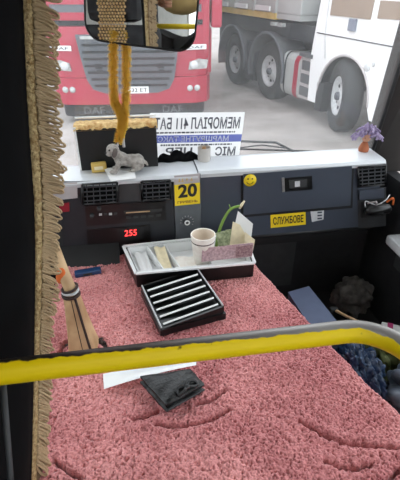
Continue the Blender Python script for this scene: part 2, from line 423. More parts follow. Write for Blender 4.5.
# ================================================================== DASHBOARD
dash = thing('dashboard', 'blue grey minibus dashboard with black centre console under the windscreen', 'dashboard', (0.0, 1.5, ZF))
YF = 1.40
def D(x, y, dy=0.0): return oy(x, y, YF - dy)
def dquad(tl, tr, br, bl, proud, t, name, m, parent=dash, **k):
    """panel on the dash face, corners given as sights; outside faces the cabin"""
    mb = MB(); mb.slab([D(*bl, proud), D(*br, proud), D(*tr, proud), D(*tl, proud)], t, back=V(0, 1, 0))
    return mb.build(name, m, parent, **k)
ZT = 1.42
def dash_top(x0, x1, yf, zt, name='top_panel'):
    prof = [(yf + 0.012, zt - 0.028), (yf, zt - 0.024), (yf - 0.004, zt - 0.010), (yf + 0.004, zt - 0.001), (yf + 0.02, zt + 0.001), (1.52, zt + 0.003), (1.545, zt - 0.002), (1.60, 1.355), (1.60, 1.33), (yf + 0.03, zt - 0.03)]
    mb = MB(); n = len(prof)
    a = [V(x0, p[0], p[1]) for p in prof]; c = [V(x1, p[0], p[1]) for p in prof]
    mb.add(a + c, [(i, (i + 1) % n, n + (i + 1) % n, n + i) for i in range(n)] + [list(range(n - 1, -1, -1)), [n + i for i in range(n)]])
    return mb.build(name, 'dash_top', dash)
dash_top(-1.03, 0.212, YF - 0.012, ZT)
dash_top(0.216, 0.925, YF - 0.002, ZT + 0.004)
# carcass
MB().bb((-1.03, YF + 0.012, 1.10), (0.925, 1.595, ZT - 0.03)).build('carcass', 'black', dash)
# right half fascia
mb = MB(); mb.bb((0.225, YF, 1.135), (0.925, YF + 0.012, ZT - 0.015)); mb.build('fascia', 'dash', dash)
mb = MB(); mb.tube([V(0.225, YF + 0.006, 1.135), V(0.925, YF + 0.006, 1.135)], 0.010, 8); mb.build('lower_edge', 'black', dash)
mb = MB(); mb.slab([V(0.926, YF, 1.125), V(0.926, 1.59, 1.125), V(0.926, 1.59, 1.38), V(0.926, YF, ZT - 0.01)], 0.006, back=V(-1, 0, 0)); mb.build('end_cap', 'dash', dash)
# glove box
dquad((241, 172.5), (354, 163.8), (352.5, 208), (241, 217.5), 0.0015, 0.002, 'door_gap', 'black')
gb = dquad((243.5, 174.5), (352, 166), (350.5, 205.5), (243.5, 215), 0.008, 0.008, 'glove_box_door', 'dash')
dquad((282.5, 178.5), (312, 176), (312.5, 189.5), (283, 192), 0.010, 0.006, 'latch_recess', 'black_gloss', gb)
dquad((282, 178), (284.5, 177.8), (285, 192), (282.5, 192.2), 0.0115, 0.004, 'latch_trim', 'steel', gb)
lt = dquad((289, 180.5), (307, 179), (307.5, 187), (289.5, 188.5), 0.014, 0.006, 'latch', 'charcoal', gb)
dquad((295, 181.5), (300, 181), (300, 186.5), (295, 187), 0.0155, 0.003, 'latch_button', 'silver', gb)
# vents: frame, dark well and slats
def vent(tl, tr, br, bl, nh, nv, base=0.0, name='air_vent'):
    fr = dquad(tl, tr, br, bl, base + 0.003, 0.006, name, 'curtain')
    P = lambda a, b_, d: D(lerp(lerp(tl[0], tr[0], a), lerp(bl[0], br[0], a), b_), lerp(lerp(tl[1], tr[1], a), lerp(bl[1], br[1], a), b_), d + base)
    mb = MB()
    for q in ((0, 0, 1, 0), (0, 1, 1, 1), (0, 0, 0, 1), (1, 0, 1, 1)):
        mb.tube([P(q[0], q[1], 0.008), P(q[2], q[3], 0.008)], 0.004, 6)
    mb.build('vent_frame', 'black_gloss', fr)
    for i in range(nh):
        a = (i + 0.7) / (nh + 0.4); p, q = P(0.03, a, 0.007), P(0.97, a, 0.007)
        mb = MB(); mb.slab([p + V(0, 0, -0.003), q + V(0, 0, -0.003), q + V(0, -0.004, 0.003), p + V(0, -0.004, 0.003)], 0.002)
        mb.build('slat', 'slat', fr)
    for i in range(nv):
        a = (i + 0.7) / (nv + 0.4); p, q = P(a, 0.03, 0.010), P(a, 0.97, 0.010)
        mb = MB(); mb.slab([p + V(-0.0015, 0, 0), p + V(0.0015, 0, 0), q + V(0.0015, 0, 0), q + V(-0.0015, 0, 0)], 0.003, back=V(0, 1, 0))
        mb.build('upright_slat', 'slat', fr)
    return fr
vent((358, 167.5), (386, 165), (385.5, 184.5), (358.5, 187), 5, 4)
# ashtray bay with a pulled-out socket and loose wire
dquad((358, 190), (386, 187.5), (386, 226), (358.5, 229), 0.003, 0.004, 'ashtray_bay', 'charcoal')
dquad((359.5, 191), (384.5, 189), (384, 198), (360, 200), 0.012, 0.010, 'ashtray_lid', 'dash')
dquad((361, 202), (384, 200), (384, 216), (361.5, 218), 0.005, 0.003, 'ashtray_well', 'black')
# centre console fascia, black
dquad((59, 182), (172, 178), (176, 246), (65, 272), 0.010, 0.022, 'console_fascia', 'console')
vent((82, 184.5), (117, 182.5), (117.5, 202), (83, 204.5), 4, 5, 0.010)
vent((141.5, 181.5), (170, 180), (170.5, 198.5), (142, 200.5), 4, 4, 0.010)
dquad((119, 181), (140, 180), (140.5, 200.5), (119.5, 202), 0.013, 0.010, 'centre_block', 'charcoal')
rad_ = dquad((85, 206), (166, 201), (166.5, 220), (86.5, 226), 0.016, 0.010, 'cassette_radio', 'black_gloss')
dquad((124, 211.3), (162, 208.8), (162, 211.3), (124, 213.8), 0.018, 0.003, 'cassette_slot', 'charcoal', rad_)
dquad((126, 212.4), (150, 210.8), (150, 211.8), (126, 213.4), 0.0195, 0.002, 'slot_trim', 'tan', rad_)
for i in range(4):
    x = 99 + i * 5
    dquad((x, 213.8 - i * .3), (x + 3, 213.6 - i * .3), (x + 3, 215.6 - i * .3), (x, 215.8 - i * .3), 0.019, 0.004, 'radio_button', 'silver' if i in (0, 2) else 'charcoal', rad_)
for i in range(5):
    x = 126 + i * 7.5
    dquad((x, 216.6 - i * .5), (x + 5, 216.3 - i * .5), (x + 5, 218.6 - i * .5), (x, 218.9 - i * .5), 0.019, 0.004, 'radio_button', 'charcoal', rad_)
for (x, y) in ((92, 216), (99, 209)):
    c = D(x, y, 0.022); mb = MB(); mb.lathe([(0, -0.006), (0.0065, -0.006), (0.0075, 0.004), (0.0075, 0.008)], c, 'y', 14); mb.build('radio_knob', 'charcoal', rad_)
clk = dquad((87, 230), (150, 225), (151, 243.5), (88, 249.5), 0.014, 0.008, 'clock_panel', 'black_gloss')
dquad((119, 228.5), (143, 226.8), (143.3, 239), (119.3, 241), 0.016, 0.003, 'display_window', 'black', clk)
a, b_, c = D(124.5, 236.3, 0.018), D(136.8, 235.2, 0.018), D(124.5, 230.2, 0.018)
text('255', a, b_ - a, c - a, 'led', clk, 'display_digits', V(0, -0.001, 0))
# grey strip at the right of the console
dquad((173, 177), (200.5, 174), (201, 241), (176.5, 244), 0.012, 0.022, 'console_strip', 'strip')
kc = D(187, 222, 0.016)
mb = MB(); mb.lathe([(0.004, -0.006), (0.011, -0.006), (0.014, 0.001), (0.014, 0.004)], kc, 'y', 24); k = mb.build('heater_knob', 'charcoal', dash)
mb = MB(); mb.lathe([(0.0055, -0.0075), (0.0105, -0.0075), (0.0105, -0.005), (0.0055, -0.005), (0.0055, -0.0075)], kc, 'y', 24); mb.build('knob_ring', 'white_paper', k)
for i in range(9):
    an = math.radians(-30 + i * 27); p = kc + V(math.cos(an) * 0.021, 0.001, math.sin(an) * 0.021); q = kc + V(math.cos(an) * 0.026, 0.001, math.sin(an) * 0.026)
    MB().tube([p, q], 0.0011, 5).build('dial_mark', 'pale', k)
# left of the console: dark fascia with a pale block and a red lamp
mb = MB(); mb.bb((-1.03, YF + 0.002, 1.10), (-0.255, YF + 0.014, ZT - 0.02)); mb.build('fascia', 'charcoal', dash)
dquad((40, 185), (77, 182.5), (77.5, 198), (41, 202), 0.014, 0.006, 'pale_cover', 'pale')
dquad((59, 204), (69, 203), (69.5, 211.5), (59.5, 212.5), 0.014, 0.004, 'warning_button', mat('dull_red_button', s(140, 24, 40), 0.5))
# lower shelf under the glove box and footwell panel
MB().bb((0.225, 1.44, 1.07), (0.925, 1.59, 1.10)).build('parcel_shelf', 'black', dash)
MB().bb((0.40, 1.50, 0.80), (0.66, 1.52, 1.05)).build('footwell_panel', 'charcoal', dash)

mb = MB(); mb.slab([V(-0.36, 1.305, CZ), V(-0.085, 1.305, CZ), V(-0.085, 1.388, CZ + 0.05), V(-0.36, 1.388, CZ + 0.05)], 0.02); mb.build('console_shade_panel', 'black', dash)  # black panel standing in for the shade in the gap under the console
# ------------------------------------------------------------------ stickers (flat print)
def sticker(name, tl, tr, br, bl, m, label, proud, parent=None):
    mb = MB(); mb.slab([D(*bl, proud), D(*br, proud), D(*tr, proud), D(*tl, proud)], 0.0012, back=V(0, 1, 0))
    return mb.build(name, m, label=label, cat='sticker')
def stext(string, tl, tr, bl, m, parent, proud, name='lettering', bold=0.02):
    a, b_, c = D(*bl, proud), D(*tr, proud), D(*tl, proud)
    return text(string, a, b_ - c, c - a, m, parent, name, V(0, -0.0006, 0), bold)
st = sticker('price_sticker', (174.3, 184.5), (199.8, 182), (200, 203.5), (175, 206), 'yellow', 'yellow price sticker reading 20 on the grey console strip', 0.0135)
stext('20', (178, 184.8), (197.2, 182.8), (178.2, 198.3), 'ink', st, 0.0138, bold=0.035)
stext('ГРИВЕНЬ', (177.5, 201.3), (197.5, 199.4), (177.6, 203.8), 'ink_brown', st, 0.0138)
dquad((174.2, 175.8), (199.8, 173.4), (199.8, 182.5), (174.2, 185), 0.0142, 0.001, 'faded_strip', 'pale', st)
stext('ІІ ГІ', (178, 178.2), (193, 176.6), (178, 182.2), 'ochre', st, 0.0146, 'faded_marks')
sm_c = D(250, 180.3, 0.0085)
def disc(c, r, t, seg=28):
    mb = MB(); mb.lathe([(0.00001, -t), (r, -t), (r, 0)], c, 'y', seg); return mb
sm = disc(sm_c, 0.0235, 0.0015).build('smiley_sticker', 'yellow', label='round yellow smiley face sticker on the glove box door', cat='sticker')
for sx in (-1, 1):
    mb = MB(); mb.lathe([(0.00001, -0.0022), (0.003, -0.0022), (0.003, -0.001)], sm_c + V(sx * 0.008, 0, 0.006), 'y', 10)
    o = mb.build('eye', 'ink'); o.parent = sm
mb = MB(); mb.tube([sm_c + V(math.cos(math.radians(t)) * 0.013, -0.002, math.sin(math.radians(t)) * 0.013 - 0.001) for t in range(200, 345, 10)], 0.0012, 5)
o = mb.build('smile', 'ink'); o.parent = sm
st = sticker('service_sticker', (270.5, 215), (305.5, 211.5), (305.8, 224.5), (270.8, 228), 'yellow', 'yellow sticker reading СЛУЖБОВЕ on the lower dash fascia', 0.0015)
stext('СЛУЖБОВЕ', (273, 217.3), (303.5, 214.4), (273.2, 225), 'ink', st, 0.0018)
mb = MB(); mb.slab([D(312, 222, .0015), D(323.5, 219.5, .0015), D(324, 210.5, .0015), D(310.5, 211.5, .0015)], 0.0012, back=V(0, 1, 0))
st = mb.build('emblem_sticker', 'silver', label='small worn silver triangular sticker beside the yellow lettering', cat='sticker')
for i in range(3):
    a = dquad((317.5, 212 + i * 3), (322, 211.6 + i * 3), (322, 213 + i * 3), (317.5, 213.4 + i * 3), 0.0024, 0.0008, 'bar_mark', 'dash', st)

# loose socket hanging in the ashtray bay
sk = thing('power_socket', 'black power socket pulled out of the ashtray bay with loose wires', 'socket', tuple(D(374, 218, 0.03)))
mb = MB(); c = D(374, 210, 0.045)
mb.tube([c + V(-0.035, 0.0, -0.004), c + V(-0.022, 0, 0), c + V(0.02, -0.005, 0.004), c + V(0.055, -0.01, 0.006), c + V(0.062, -0.01, 0.006)], [0.012, 0.021, 0.023, 0.018, 0.008], 14); mb.build('body', 'black_gloss', sk)
mb = MB(); mb.tube(curve_pts([c + V(-0.03, 0.01, 0.005), c + V(-0.03, 0.02, 0.03), c + V(0, -0.005, 0.025), c + V(0.03, -0.012, 0.045), c + V(0.05, 0.0, 0.06)], 8), 0.0022, 6); mb.build('wire', 'silver', sk)
mb = MB(); mb.tube(curve_pts([c + V(-0.02, 0.02, 0.02), c + V(-0.005, -0.01, 0.04), c + V(0.0, 0.0, 0.015)], 8), 0.003, 6); mb.build('wire', 'pale', sk)
mb = MB(); mb.tube(curve_pts([c + V(0.045, 0.0, 0.03), c + V(0.06, -0.01, 0.05), c + V(0.07, -0.005, 0.02)], 8), 0.004, 6); mb.build('wire', 'orange', sk)

# ================================================================== THINGS ON THE DASH TOP
ZD = ZT + 0.004
# route board leaning against the windscreen, seen from behind
YS = 1.575
A, B_, C_, D_ = oy(146, 158, YS), oy(239, 156, YS), oy(245, 112, YS), oy(150, 113, YS)
zb = 1.405
def sg(a, b_):  # a from the right edge (0) to the left (1), b from top (0) to bottom (1)
    top = lerp(C_, D_, a); bot = lerp(B_, A, a); p = lerp(top, bot, b_); return p
sign = thing('route_sign', 'white cardboard route sign with mirrored dark lettering against the windscreen', 'sign', tuple(lerp(A, B_, 0.5)))
for name_, b0, b1, m_ in (('board', 0.0, 0.49, 'sheet'), ('blue_band', 0.49, 0.66, 'sheet_blue'), ('board', 0.66, 1.0, 'sheet')):
    mb = MB(); mb.add([sg(1, b1), sg(0, b1), sg(0, b0), sg(1, b0)], [(0, 1, 2, 3)]); mb.build(name_, m_, sign)
def rtext(string, a0, a1, b0, b1, m, dy=0.0008):
    o = sg(a0, b1); return text(string, o, sg(a1, b1) - o, sg(a0, b0) - o, m, sign, 'lettering', V(0, -dy, 0), 0.022)
def small_print(a0, a1, b0, b1):      # a line too fine to read: short strokes
    mb = MB(); a = a0
    while a < a1:
        w_ = random.uniform(0.008, 0.045); p_ = [sg(min(a + w_, a1), b1), sg(a, b1), sg(a, b0), sg(min(a + w_, a1), b0)]
        mb.add([q + V(0, -0.0008, 0) for q in p_], [(0, 1, 2, 3)]); a += w_ + 0.008
    mb.build('small_print', 'ink_soft', sign)
rtext('МЕМОРІАЛ 411 БАТ', 0.04, 0.94, 0.10, 0.36, 'ink_soft')
small_print(0.08, 0.92, 0.415, 0.45)
rtext('МАРШРУТНЕ ТАКСІ', 0.14, 0.93, 0.515, 0.635, 'sheet', 0.0012)
small_print(0.10, 0.86, 0.695, 0.73)
rtext('МІС', 0.05, 0.27, 0.77, 0.98, 'ink_soft'); rtext('ЦЕР', 0.52, 0.80, 0.77, 0.98, 'ink_soft')

# black box with cream top
bx = thing('display_box', 'black box with ragged cream padded top standing on the dash', 'box', tuple(oy(118, 168, 1.5)))
yb0, yb1 = 1.475, 1.562
bl_, br_ = oy(80, 164, yb0), oy(158, 160, yb0); zt_ = oy(118, 127, yb0).z
mb = MB(); mb.bb((bl_.x, yb0, ZD - 0.005), (br_.x, yb1, zt_ - 0.004), bev=0.003); mb.build('case', 'black', bx)
mb = MB(); mb.bb((bl_.x - 0.004, yb0 - 0.002, ZD - 0.005), (bl_.x + 0.003, yb0 + 0.008, zt_ + 0.004)); mb.build('white_edging', 'white_paper', bx)
mb = MB(); rows = []
for j in range(9):
    t = j / 8; rows.append([V(lerp(bl_.x - 0.005, br_.x + 0.004, i / 40), lerp(yb0 - 0.006, yb1 + 0.01, t), zt_ + 0.010 * math.sin(math.pi * min(1, t * 1.2 + .15)) ** .5 * (1 if j < 8 else 0) + random.uniform(-0.002, 0.002) + (-0.009 + random.uniform(-.004, .003) if j == 0 else 0)) for i in range(41)])
rows.append([V(p.x, yb1, zt_ - 0.006) for p in rows[0]]); rows.append([V(p.x, yb0 - 0.003, zt_ - 0.008) for p in rows[0]])
mb.grid(rows)
M['cream_pad'] = mat('cream_fur', s(226, 198, 140), 0.9, c2=s(176, 128, 70), vscale=55, bump=0.6, bscale=200)
mb.build('padded_top', 'cream_pad', bx)
mb = MB(); mb.tube([V(bl_.x - 0.006, yb1 + 0.005, zt_ + 0.012), V(br_.x + 0.005, yb1 + 0.005, zt_ + 0.010)], 0.004, 8); mb.build('white_piping', 'white_paper', bx)
# small yellow block in front of it
c = oy(98, 160, 1.455); c.z = ZD + 0.016
mb = MB(); mb.box(c, (0.052, 0.022, 0.034), R=Matrix.Rotation(0.12, 3, 'Z'), bev=0.005)
yb_ = mb.build('yellow_block', 'ochre', label='small mustard yellow carton standing in front of the black box', cat='carton')
mb = MB(); mb.box(c + V(0, -0.0115, 0), (0.03, 0.001, 0.012), R=Matrix.Rotation(0.12, 3, 'Z')); o = mb.build('print_panel', 'cream'); o.parent = yb_

# napkin hanging over the lip, toy dog
P0, P1, P2, P3 = oz(104, 170, ZD + 0.004), oz(134, 169, ZD + 0.004), oz(136, 179.5, ZD + 0.001), oz(111, 182.5, ZD + 0.001)
mb = MB(); rows = []
for j in range(9):
    t = j / 8; rows.append([lerp(lerp(P0, P1, i / 8), lerp(P3, P2, i / 8), t) + V(0, 0, 0.006 * math.sin(i * .9 + t * 3) * (1 - t) * 0.5 + 0.005) for i in range(9)])
mb.grid(rows); rows2 = [[p + V(0, 0, -0.0016) for p in r_] for r_ in rows]; mb.grid(rows2)
mb.build('napkin', 'white_paper', label='crumpled white paper napkin lying under the grey toy dog', cat='napkin')
dg0 = oz(124, 171, ZD + 0.008)
dog = thing('toy_dog', 'grey plush toy dog crouching on a white napkin on the dash', 'toy', tuple(dg0))
def dp(dx, dy, dz): return dg0 + V(dx * 0.84 - 0.002, dy, dz * (1.22 - 1.6 * max(0, dx)))
mb = MB()
mb.ball(dp(0.035, 0.012, 0.028), (0.040, 0.024, 0.024)); mb.ball(dp(0.062, 0.015, 0.026), (0.024, 0.025, 0.026)); mb.ball(dp(-0.004, 0.008, 0.034), (0.026, 0.023, 0.026))
mb.ball(dp(-0.034, 0.0, 0.064), (0.023, 0.022, 0.021)); mb.ball(dp(-0.020, 0.004, 0.048), (0.019, 0.019, 0.019)); mb.ball(dp(-0.048, -0.008, 0.056), (0.014, 0.012, 0.011))
for (x, y) in ((-0.022, -0.016), (-0.012, 0.024)):
    mb.tube([dp(x + 0.012, y, 0.035), dp(x - 0.004, y - 0.004, 0.012), dp(x - 0.014, y - 0.006, 0.004)], [0.012, 0.009, 0.010], 8); mb.ball(dp(x - 0.02, y - 0.008, 0.006), (0.013, 0.009, 0.008))
for y in (-0.008, 0.034):
    mb.ball(dp(0.064, y, 0.018), (0.020, 0.010, 0.018)); mb.ball(dp(0.045, y - 0.004, 0.006), (0.018, 0.008, 0.007))
mb.tube([dp(0.083, 0.015, 0.024), dp(0.096, 0.02, 0.018), dp(0.102, 0.015, 0.008)], [0.007, 0.006, 0.004], 8)
o = mb.build('body', 'plush', dog); rm = o.modifiers.new('blend', 'REMESH'); rm.mode = 'VOXEL'; rm.voxel_size = 0.0032; rm.use_smooth_shade = True
sm_ = o.modifiers.new('soft', 'SMOOTH'); sm_.iterations = 4
for y, sx in ((-0.020, -1), (0.02, 1)):
    mb = MB(); mb.ball(dp(-0.026, y, 0.060), (0.009, 0.005, 0.018), 2, Matrix.Rotation(0.3, 3, 'Y')); mb.build('ear', mat('ear_plush', s(112, 104, 100), 0.95, var=0.2), dog)
for y in (-0.018, 0.004): MB().ball(dp(-0.050 - (0.002 if y > 0 else -0.004), y, 0.068), 0.0034, 2).build('eye', 'black_gloss', dog)
MB().ball(dp(-0.0615, -0.011, 0.059), (0.004, 0.005, 0.004), 2).build('nose', 'black_gloss', dog)

# black crumpled cloth and roll of paper
c0 = oy(180, 157, 1.525); c0.z = ZD
mb = MB(); rows = []
for i in range(25):
    t = i / 24; x = lerp(-0.085, 0.075, t); hgt = 0.034 * math.sin(math.pi * t) ** .5 * (0.55 + 0.45 * abs(math.sin(t * 9 + 0.5))) + 0.002
    rows.append([c0 + V(x, 0.022 * math.cos(a) + 0.004 * math.sin(t * 17), hgt * max(0, math.sin(a)) * (1 + 0.12 * math.sin(a * 5 + t * 20))) for a in [math.pi * k / 12 for k in range(13)]])
mb.grid(rows); mb.build('black_cloth', 'curtain', label='crumpled black cloth lying on the dash before the route sign', cat='cloth')
c0 = oy(204, 158, 1.50); c0.z = ZD
mb = MB(); rr = 0.024
sp = [(lambda a: V(rr * (1 - 0.05 * a / 6.3) * math.cos(a), rr * (1 - 0.05 * a / 6.3) * math.sin(a), 0))(k * 0.2) for k in range(40)]
mb.grid([[c0 + p for p in sp], [c0 + p + V(0, 0, 0.052) for p in sp]])
mb.grid([[c0 + p * 0.97 for p in sp], [c0 + p * 0.97 + V(0, 0, 0.052) for p in sp]])
ro = mb.build('paper_roll', mat('grey_roll_paper', s(196, 190, 184), 0.7, var=0.1), label='short roll of greyish ticket paper standing on the dash by the route sign', cat='paper roll')
mb = MB(); mb.lathe([(0.008, 0), (0.008, 0.052), (0.0065, 0.052), (0.0065, 0)], c0); o = mb.build('core', 'tan'); o.parent = ro

# purple yarn doll by the pillar
c0 = oy(363, 152, 1.50); c0.z = ZD
doll = thing('yarn_doll', 'small doll with purple yarn hair standing beside the windscreen pillar', 'doll', tuple(c0))
mb = MB(); mb.lathe([(0.0001, 0), (0.018, 0), (0.020, 0.012), (0.014, 0.03), (0.008, 0.04), (0.0001, 0.042)], c0, 'z', 18); mb.build('dress', mat('rust_cloth', s(176, 104, 70), 0.85, var=0.2), doll)
hc = c0 + V(0.002, 0, 0.056); MB().ball(hc, (0.017, 0.016, 0.018)).build('head', 'skin', doll)
for y in (-1, 1): MB().ball(hc + V(-0.012, -0.008 + y * 0.004, 0.002), 0.002, 1).build('eye', 'ink', doll)
mb = MB()
for i in range(46):
    a = random.uniform(0, 6.28); e_ = random.uniform(0.05, 1.3); d_ = V(math.cos(a) * math.cos(e_), math.sin(a) * math.cos(e_), math.sin(e_))
    p = hc + d_ * 0.015; q = p + d_ * random.uniform(.018, .03) + V(0, 0, 0.008); r_ = q + d_ * 0.014 + V(random.uniform(-.012, .012), random.uniform(-.01, .01), -0.022)
    mb.tube(curve_pts([p, q, r_], 5), 0.0035, 6)
mb.build('yarn_hair', 'purple', doll)

# windscreen wiper outside the glass
wp = thing('windscreen_wiper', 'black windscreen wiper parked outside the glass', 'wiper', (0.55, 1.72, 1.36))
a, b_ = oy(236, 141, 1.70), oy(300, 151, 1.70)
mb = MB(); mb.tube([oy(190, 135, 1.69), a, oy(276, 142.5, 1.70), b_ + V(0.01, 0, -0.02), V(b_.x + 0.03, 1.7, 1.30)], 0.005, 8); mb.build('arm', 'black', wp)
mb = MB(); mb.tube([oy(238, 149, 1.68), oy(320, 151.5, 1.68)], 0.004, 8); mb.build('blade', 'black', wp)
mb = MB(); mb.tube([oy(238, 148, 1.685), oy(262, 145, 1.69), oy(285, 148, 1.685)], 0.003, 6); mb.build('bracket', 'charcoal', wp)

# ================================================================== MIRROR with tinsel
MC = oy(141, 8, 1.20)
SEAT_HEAD = V(-0.56, 0.12, 1.86)
TG = V(-0.545, 0.05, 1.90)
hitp = oy(112, 17, 1.20)
nrm = ((CAM - hitp).normalized() + (TG - hitp).normalized()).normalized()
mz = V(0, 0, 1); mx_ = mz.cross(-nrm).normalized() * -1   # to the right as seen from the cabin
mx_ = nrm.cross(mz).normalized() * -1
mz = nrm.cross(mx_).normalized() * 1
if mz.z < 0: mz = -mz
if mx_.x < 0: mx_ = -mx_
tilt = math.radians(-6.5)
ax, az = mx_ * math.cos(tilt) + mz * math.sin(tilt), -mx_ * math.sin(tilt) + mz * math.cos(tilt)
mir = thing('rear_view_mirror', 'wide black rear view mirror hanging above the dash', 'mirror', tuple(MC))
def rrect(w_, h_, r_, n=7):
    out = []
    for cx, cy, a0 in ((w_ - r_, h_ - r_, 0), (-w_ + r_, h_ - r_, 90), (-w_ + r_, -h_ + r_, 180), (w_ - r_, -h_ + r_, 270)):
        for k in range(n): a = math.radians(a0 + 90 * k / (n - 1)); out.append((cx + r_ * math.cos(a), cy + r_ * math.sin(a)))
    return out
HW, HH = 0.140, 0.088
def ring(sc, d_): return [MC + ax * (x + (0)) + az * y + nrm * d_ for x, y in rrect(HW - sc, HH - sc, 0.045 - min(sc, .03))]
mb = MB(); R_ = [ring(0.004, 0.0), ring(0.0, 0.001), ring(0.0, -0.008), ring(0.012, -0.026), ring(0.04, -0.034)]
mb.grid(R_, closed=True); n_ = len(R_[0]); mb.add(R_[-1], [list(range(n_))])
mb.build('housing', 'black', mir)
mb = MB(); g_ = ring(0.005, 0.0005); mb.add(g_, [list(range(n_))]); mb.build('mirror_glass', 'mirror', mir)
mb = MB(); mb.tube([MC - nrm * 0.03, MC - nrm * 0.05 + V(0, 0.02, 0.05), V(MC.x, 1.36, ZR)], 0.009, 8); mb.build('stalk', 'black', mir)
def bristly(path, r0, r1, n):
    mb = MB(); path = [Vector(p) for p in path]; mb.tube(path, r0, 8)
    for _ in range(n):
        i = random.randrange(len(path) - 1); p = lerp(path[i], path[i + 1], random.random()); t = (path[i + 1] - path[i]).normalized()
        d_ = V(random.gauss(0, 1), random.gauss(0, 1), random.gauss(0, 1)); d_ = (d_ - t * d_.dot(t)).normalized()
        sd = d_.cross(t) * 0.0013; q = p + d_ * random.uniform(.7, 1.1) * r1 + t * random.uniform(-.004, .008)
        mb.add([p - sd, p + sd, q + sd * .6 - t * .0005, q - sd * .6], [(0, 1, 2, 3)])
        mb.add([p - t * .0012, p + t * .0012, q], [(0, 1, 2)])
    return mb
tn_ = thing('tinsel_charm', 'gold tinsel garland looped from the mirror with a tassel end', 'charm', tuple(oy(120, 145, 1.22)))
bristly(curve_pts([oy(114, 30, 1.215), oy(113, 60, 1.225), oy(113.5, 95, 1.23), oy(117, 108, 1.23), oy(122, 118, 1.23)], 10), 0.0045, 0.0150, 2600).build('strand', 'tinsel', tn_, fixn=False)
bristly(curve_pts([oy(125.5, 30, 1.215), oy(126, 60, 1.225), oy(125.5, 95, 1.23), oy(124, 118, 1.23), oy(122, 128, 1.23)], 10), 0.0045, 0.0150, 2600).build('strand', 'tinsel', tn_, fixn=False)
bristly([oy(122.5, 118, 1.228), oy(121, 130, 1.228), oy(118.5, 141, 1.228)], 0.006, 0.015, 1300).build('tassel', 'tinsel', tn_, fixn=False)
mb = MB(); mb.tube([oy(123, 138, 1.228), oy(124, 147, 1.228)], 0.004, 8); mb.tube([oy(119, 138, 1.228), oy(117.5, 146, 1.228)], 0.003, 8); mb.build('clasp', 'silver', tn_)

# ================================================================== HANDRAIL
RZ = 1.56; RR = 0.0168
R0 = oz(343, 332, RZ); RY = R0.y; LE = oz(0, 372.3, RZ); LE = LE + (LE - R0).normalized() * 0.055
path = [lerp(LE, R0, k / 59) for k in range(60)]
RB = 0.078
for k in range(1, 16):      # bends back along the cabin, then drops to the floor
    a = math.radians(6 * k); path.append(V(R0.x + RB * math.sin(a), RY - RB * (1 - math.cos(a)), RZ))
ex = path[-1]
for k in range(1, 13): path.append(V(ex.x, ex.y - 0.055 * k, RZ))
ex = path[-1]
for k in range(1, 9): a = math.radians(11.25 * k); path.append(V(ex.x, ex.y - 0.08 * math.sin(a), RZ - 0.08 * (1 - math.cos(a))))
ex = path[-1]
for k in range(1, 12): path.append(V(ex.x, ex.y, lerp(ex.z, ZF, k / 11)))
rail = thing('handrail', 'yellow painted tubular grab rail worn to bare metal along its top', 'handrail', (0.1, RY, ZF))
mb = MB(); mb.tube(path, RR, 20); o = mb.build('tube', 'black', rail)
m = bpy.data.materials.new('worn_yellow_paint'); m.use_nodes = True; nt = m.node_tree; bs = nt.nodes['Principled BSDF']
at_ = nt.nodes.new('ShaderNodeAttribute'); at_.attribute_name = 'wear'
tc = nt.nodes.new('ShaderNodeTexCoord')
def nn(sc, det):
    n = nt.nodes.new('ShaderNodeTexNoise'); n.inputs['Scale'].default_value = sc; n.inputs['Detail'].default_value = det; nt.links.new(tc.outputs['Object'], n.inputs['Vector']); return n
def math_(op, a, b_):
    n = nt.nodes.new('ShaderNodeMath'); n.operation = op
    for i, q in enumerate((a, b_)):
        if isinstance(q, (int, float)): n.inputs[i].default_value = q
        else: nt.links.new(q, n.inputs[i])
    return n.outputs[0]
def ramp(src, p0, p1):
    n = nt.nodes.new('ShaderNodeMapRange'); n.inputs[1].default_value = p0; n.inputs[2].default_value = p1; nt.links.new(src, n.inputs[0]); return n.outputs[0]
na, nb = nn(60, 5), nn(45, 2)
wear = ramp(math_('ADD', at_.outputs['Fac'], math_('MULTIPLY', math_('SUBTRACT', na.outputs['Fac'], 0.5), 0.55)), 0.47, 0.55)
spots = ramp(nb.outputs['Fac'], 0.70, 0.74)
def mix(f_, a, b_):
    n = nt.nodes.new('ShaderNodeMix'); n.data_type = 'RGBA'; nt.links.new(f_, n.inputs[0])
    for i, q in ((6, a), (7, b_)):
        if isinstance(q, tuple): n.inputs[i].default_value = (*q, 1)
        else: nt.links.new(q, n.inputs[i])
    return n.outputs[2]
c1 = mix(spots, s(236, 204, 8), s(96, 76, 20)); ab = nt.nodes.new('ShaderNodeAttribute'); ab.attribute_name = 'bare'; c2_ = mix(wear, c1, mix(ab.outputs['Fac'], s(64, 56, 52), (0.34, 0.325, 0.31)))
nt.links.new(c2_, bs.inputs['Base Color'])
nt.links.new(math_('MULTIPLY', wear, 0.75), bs.inputs['Metallic']); bs.inputs['Roughness'].default_value = 0.45; bs.inputs['Specular IOR Level'].default_value = 0.3
o.data.materials.clear(); o.data.materials.append(m)
wa = o.data.attributes.new('wear', 'FLOAT', 'POINT'); vals = []
for i in range(len(path)):
    c = path[i] - ORG[rail.name]
    for k in range(20):
        vpos = o.data.vertices[i * 20 + k].co - c; wx = path[i].x
        d_ = vpos.normalized().dot(V(0.0, 0.55, 0.83).normalized())
        amt = 0.20 + 0.28 * max(0, min(1, (wx + 0.12) / 0.40)) if i < 76 else 0.4
        amt *= max(0.35, min(1, (wx + 0.30) / 0.16))
        vals.append(max(0.0, min(1.0, 0.5 + (d_ - (1 - amt * 1.25)) * 1.2)))
wa.data.foreach_set('value', vals)
wb = o.data.attributes.new('bare', 'FLOAT', 'POINT'); wb.data.foreach_set('value', [max(0.0, min(1.0, (path[i].x + 0.02) / 0.24)) for i in range(len(path)) for k in range(20)])
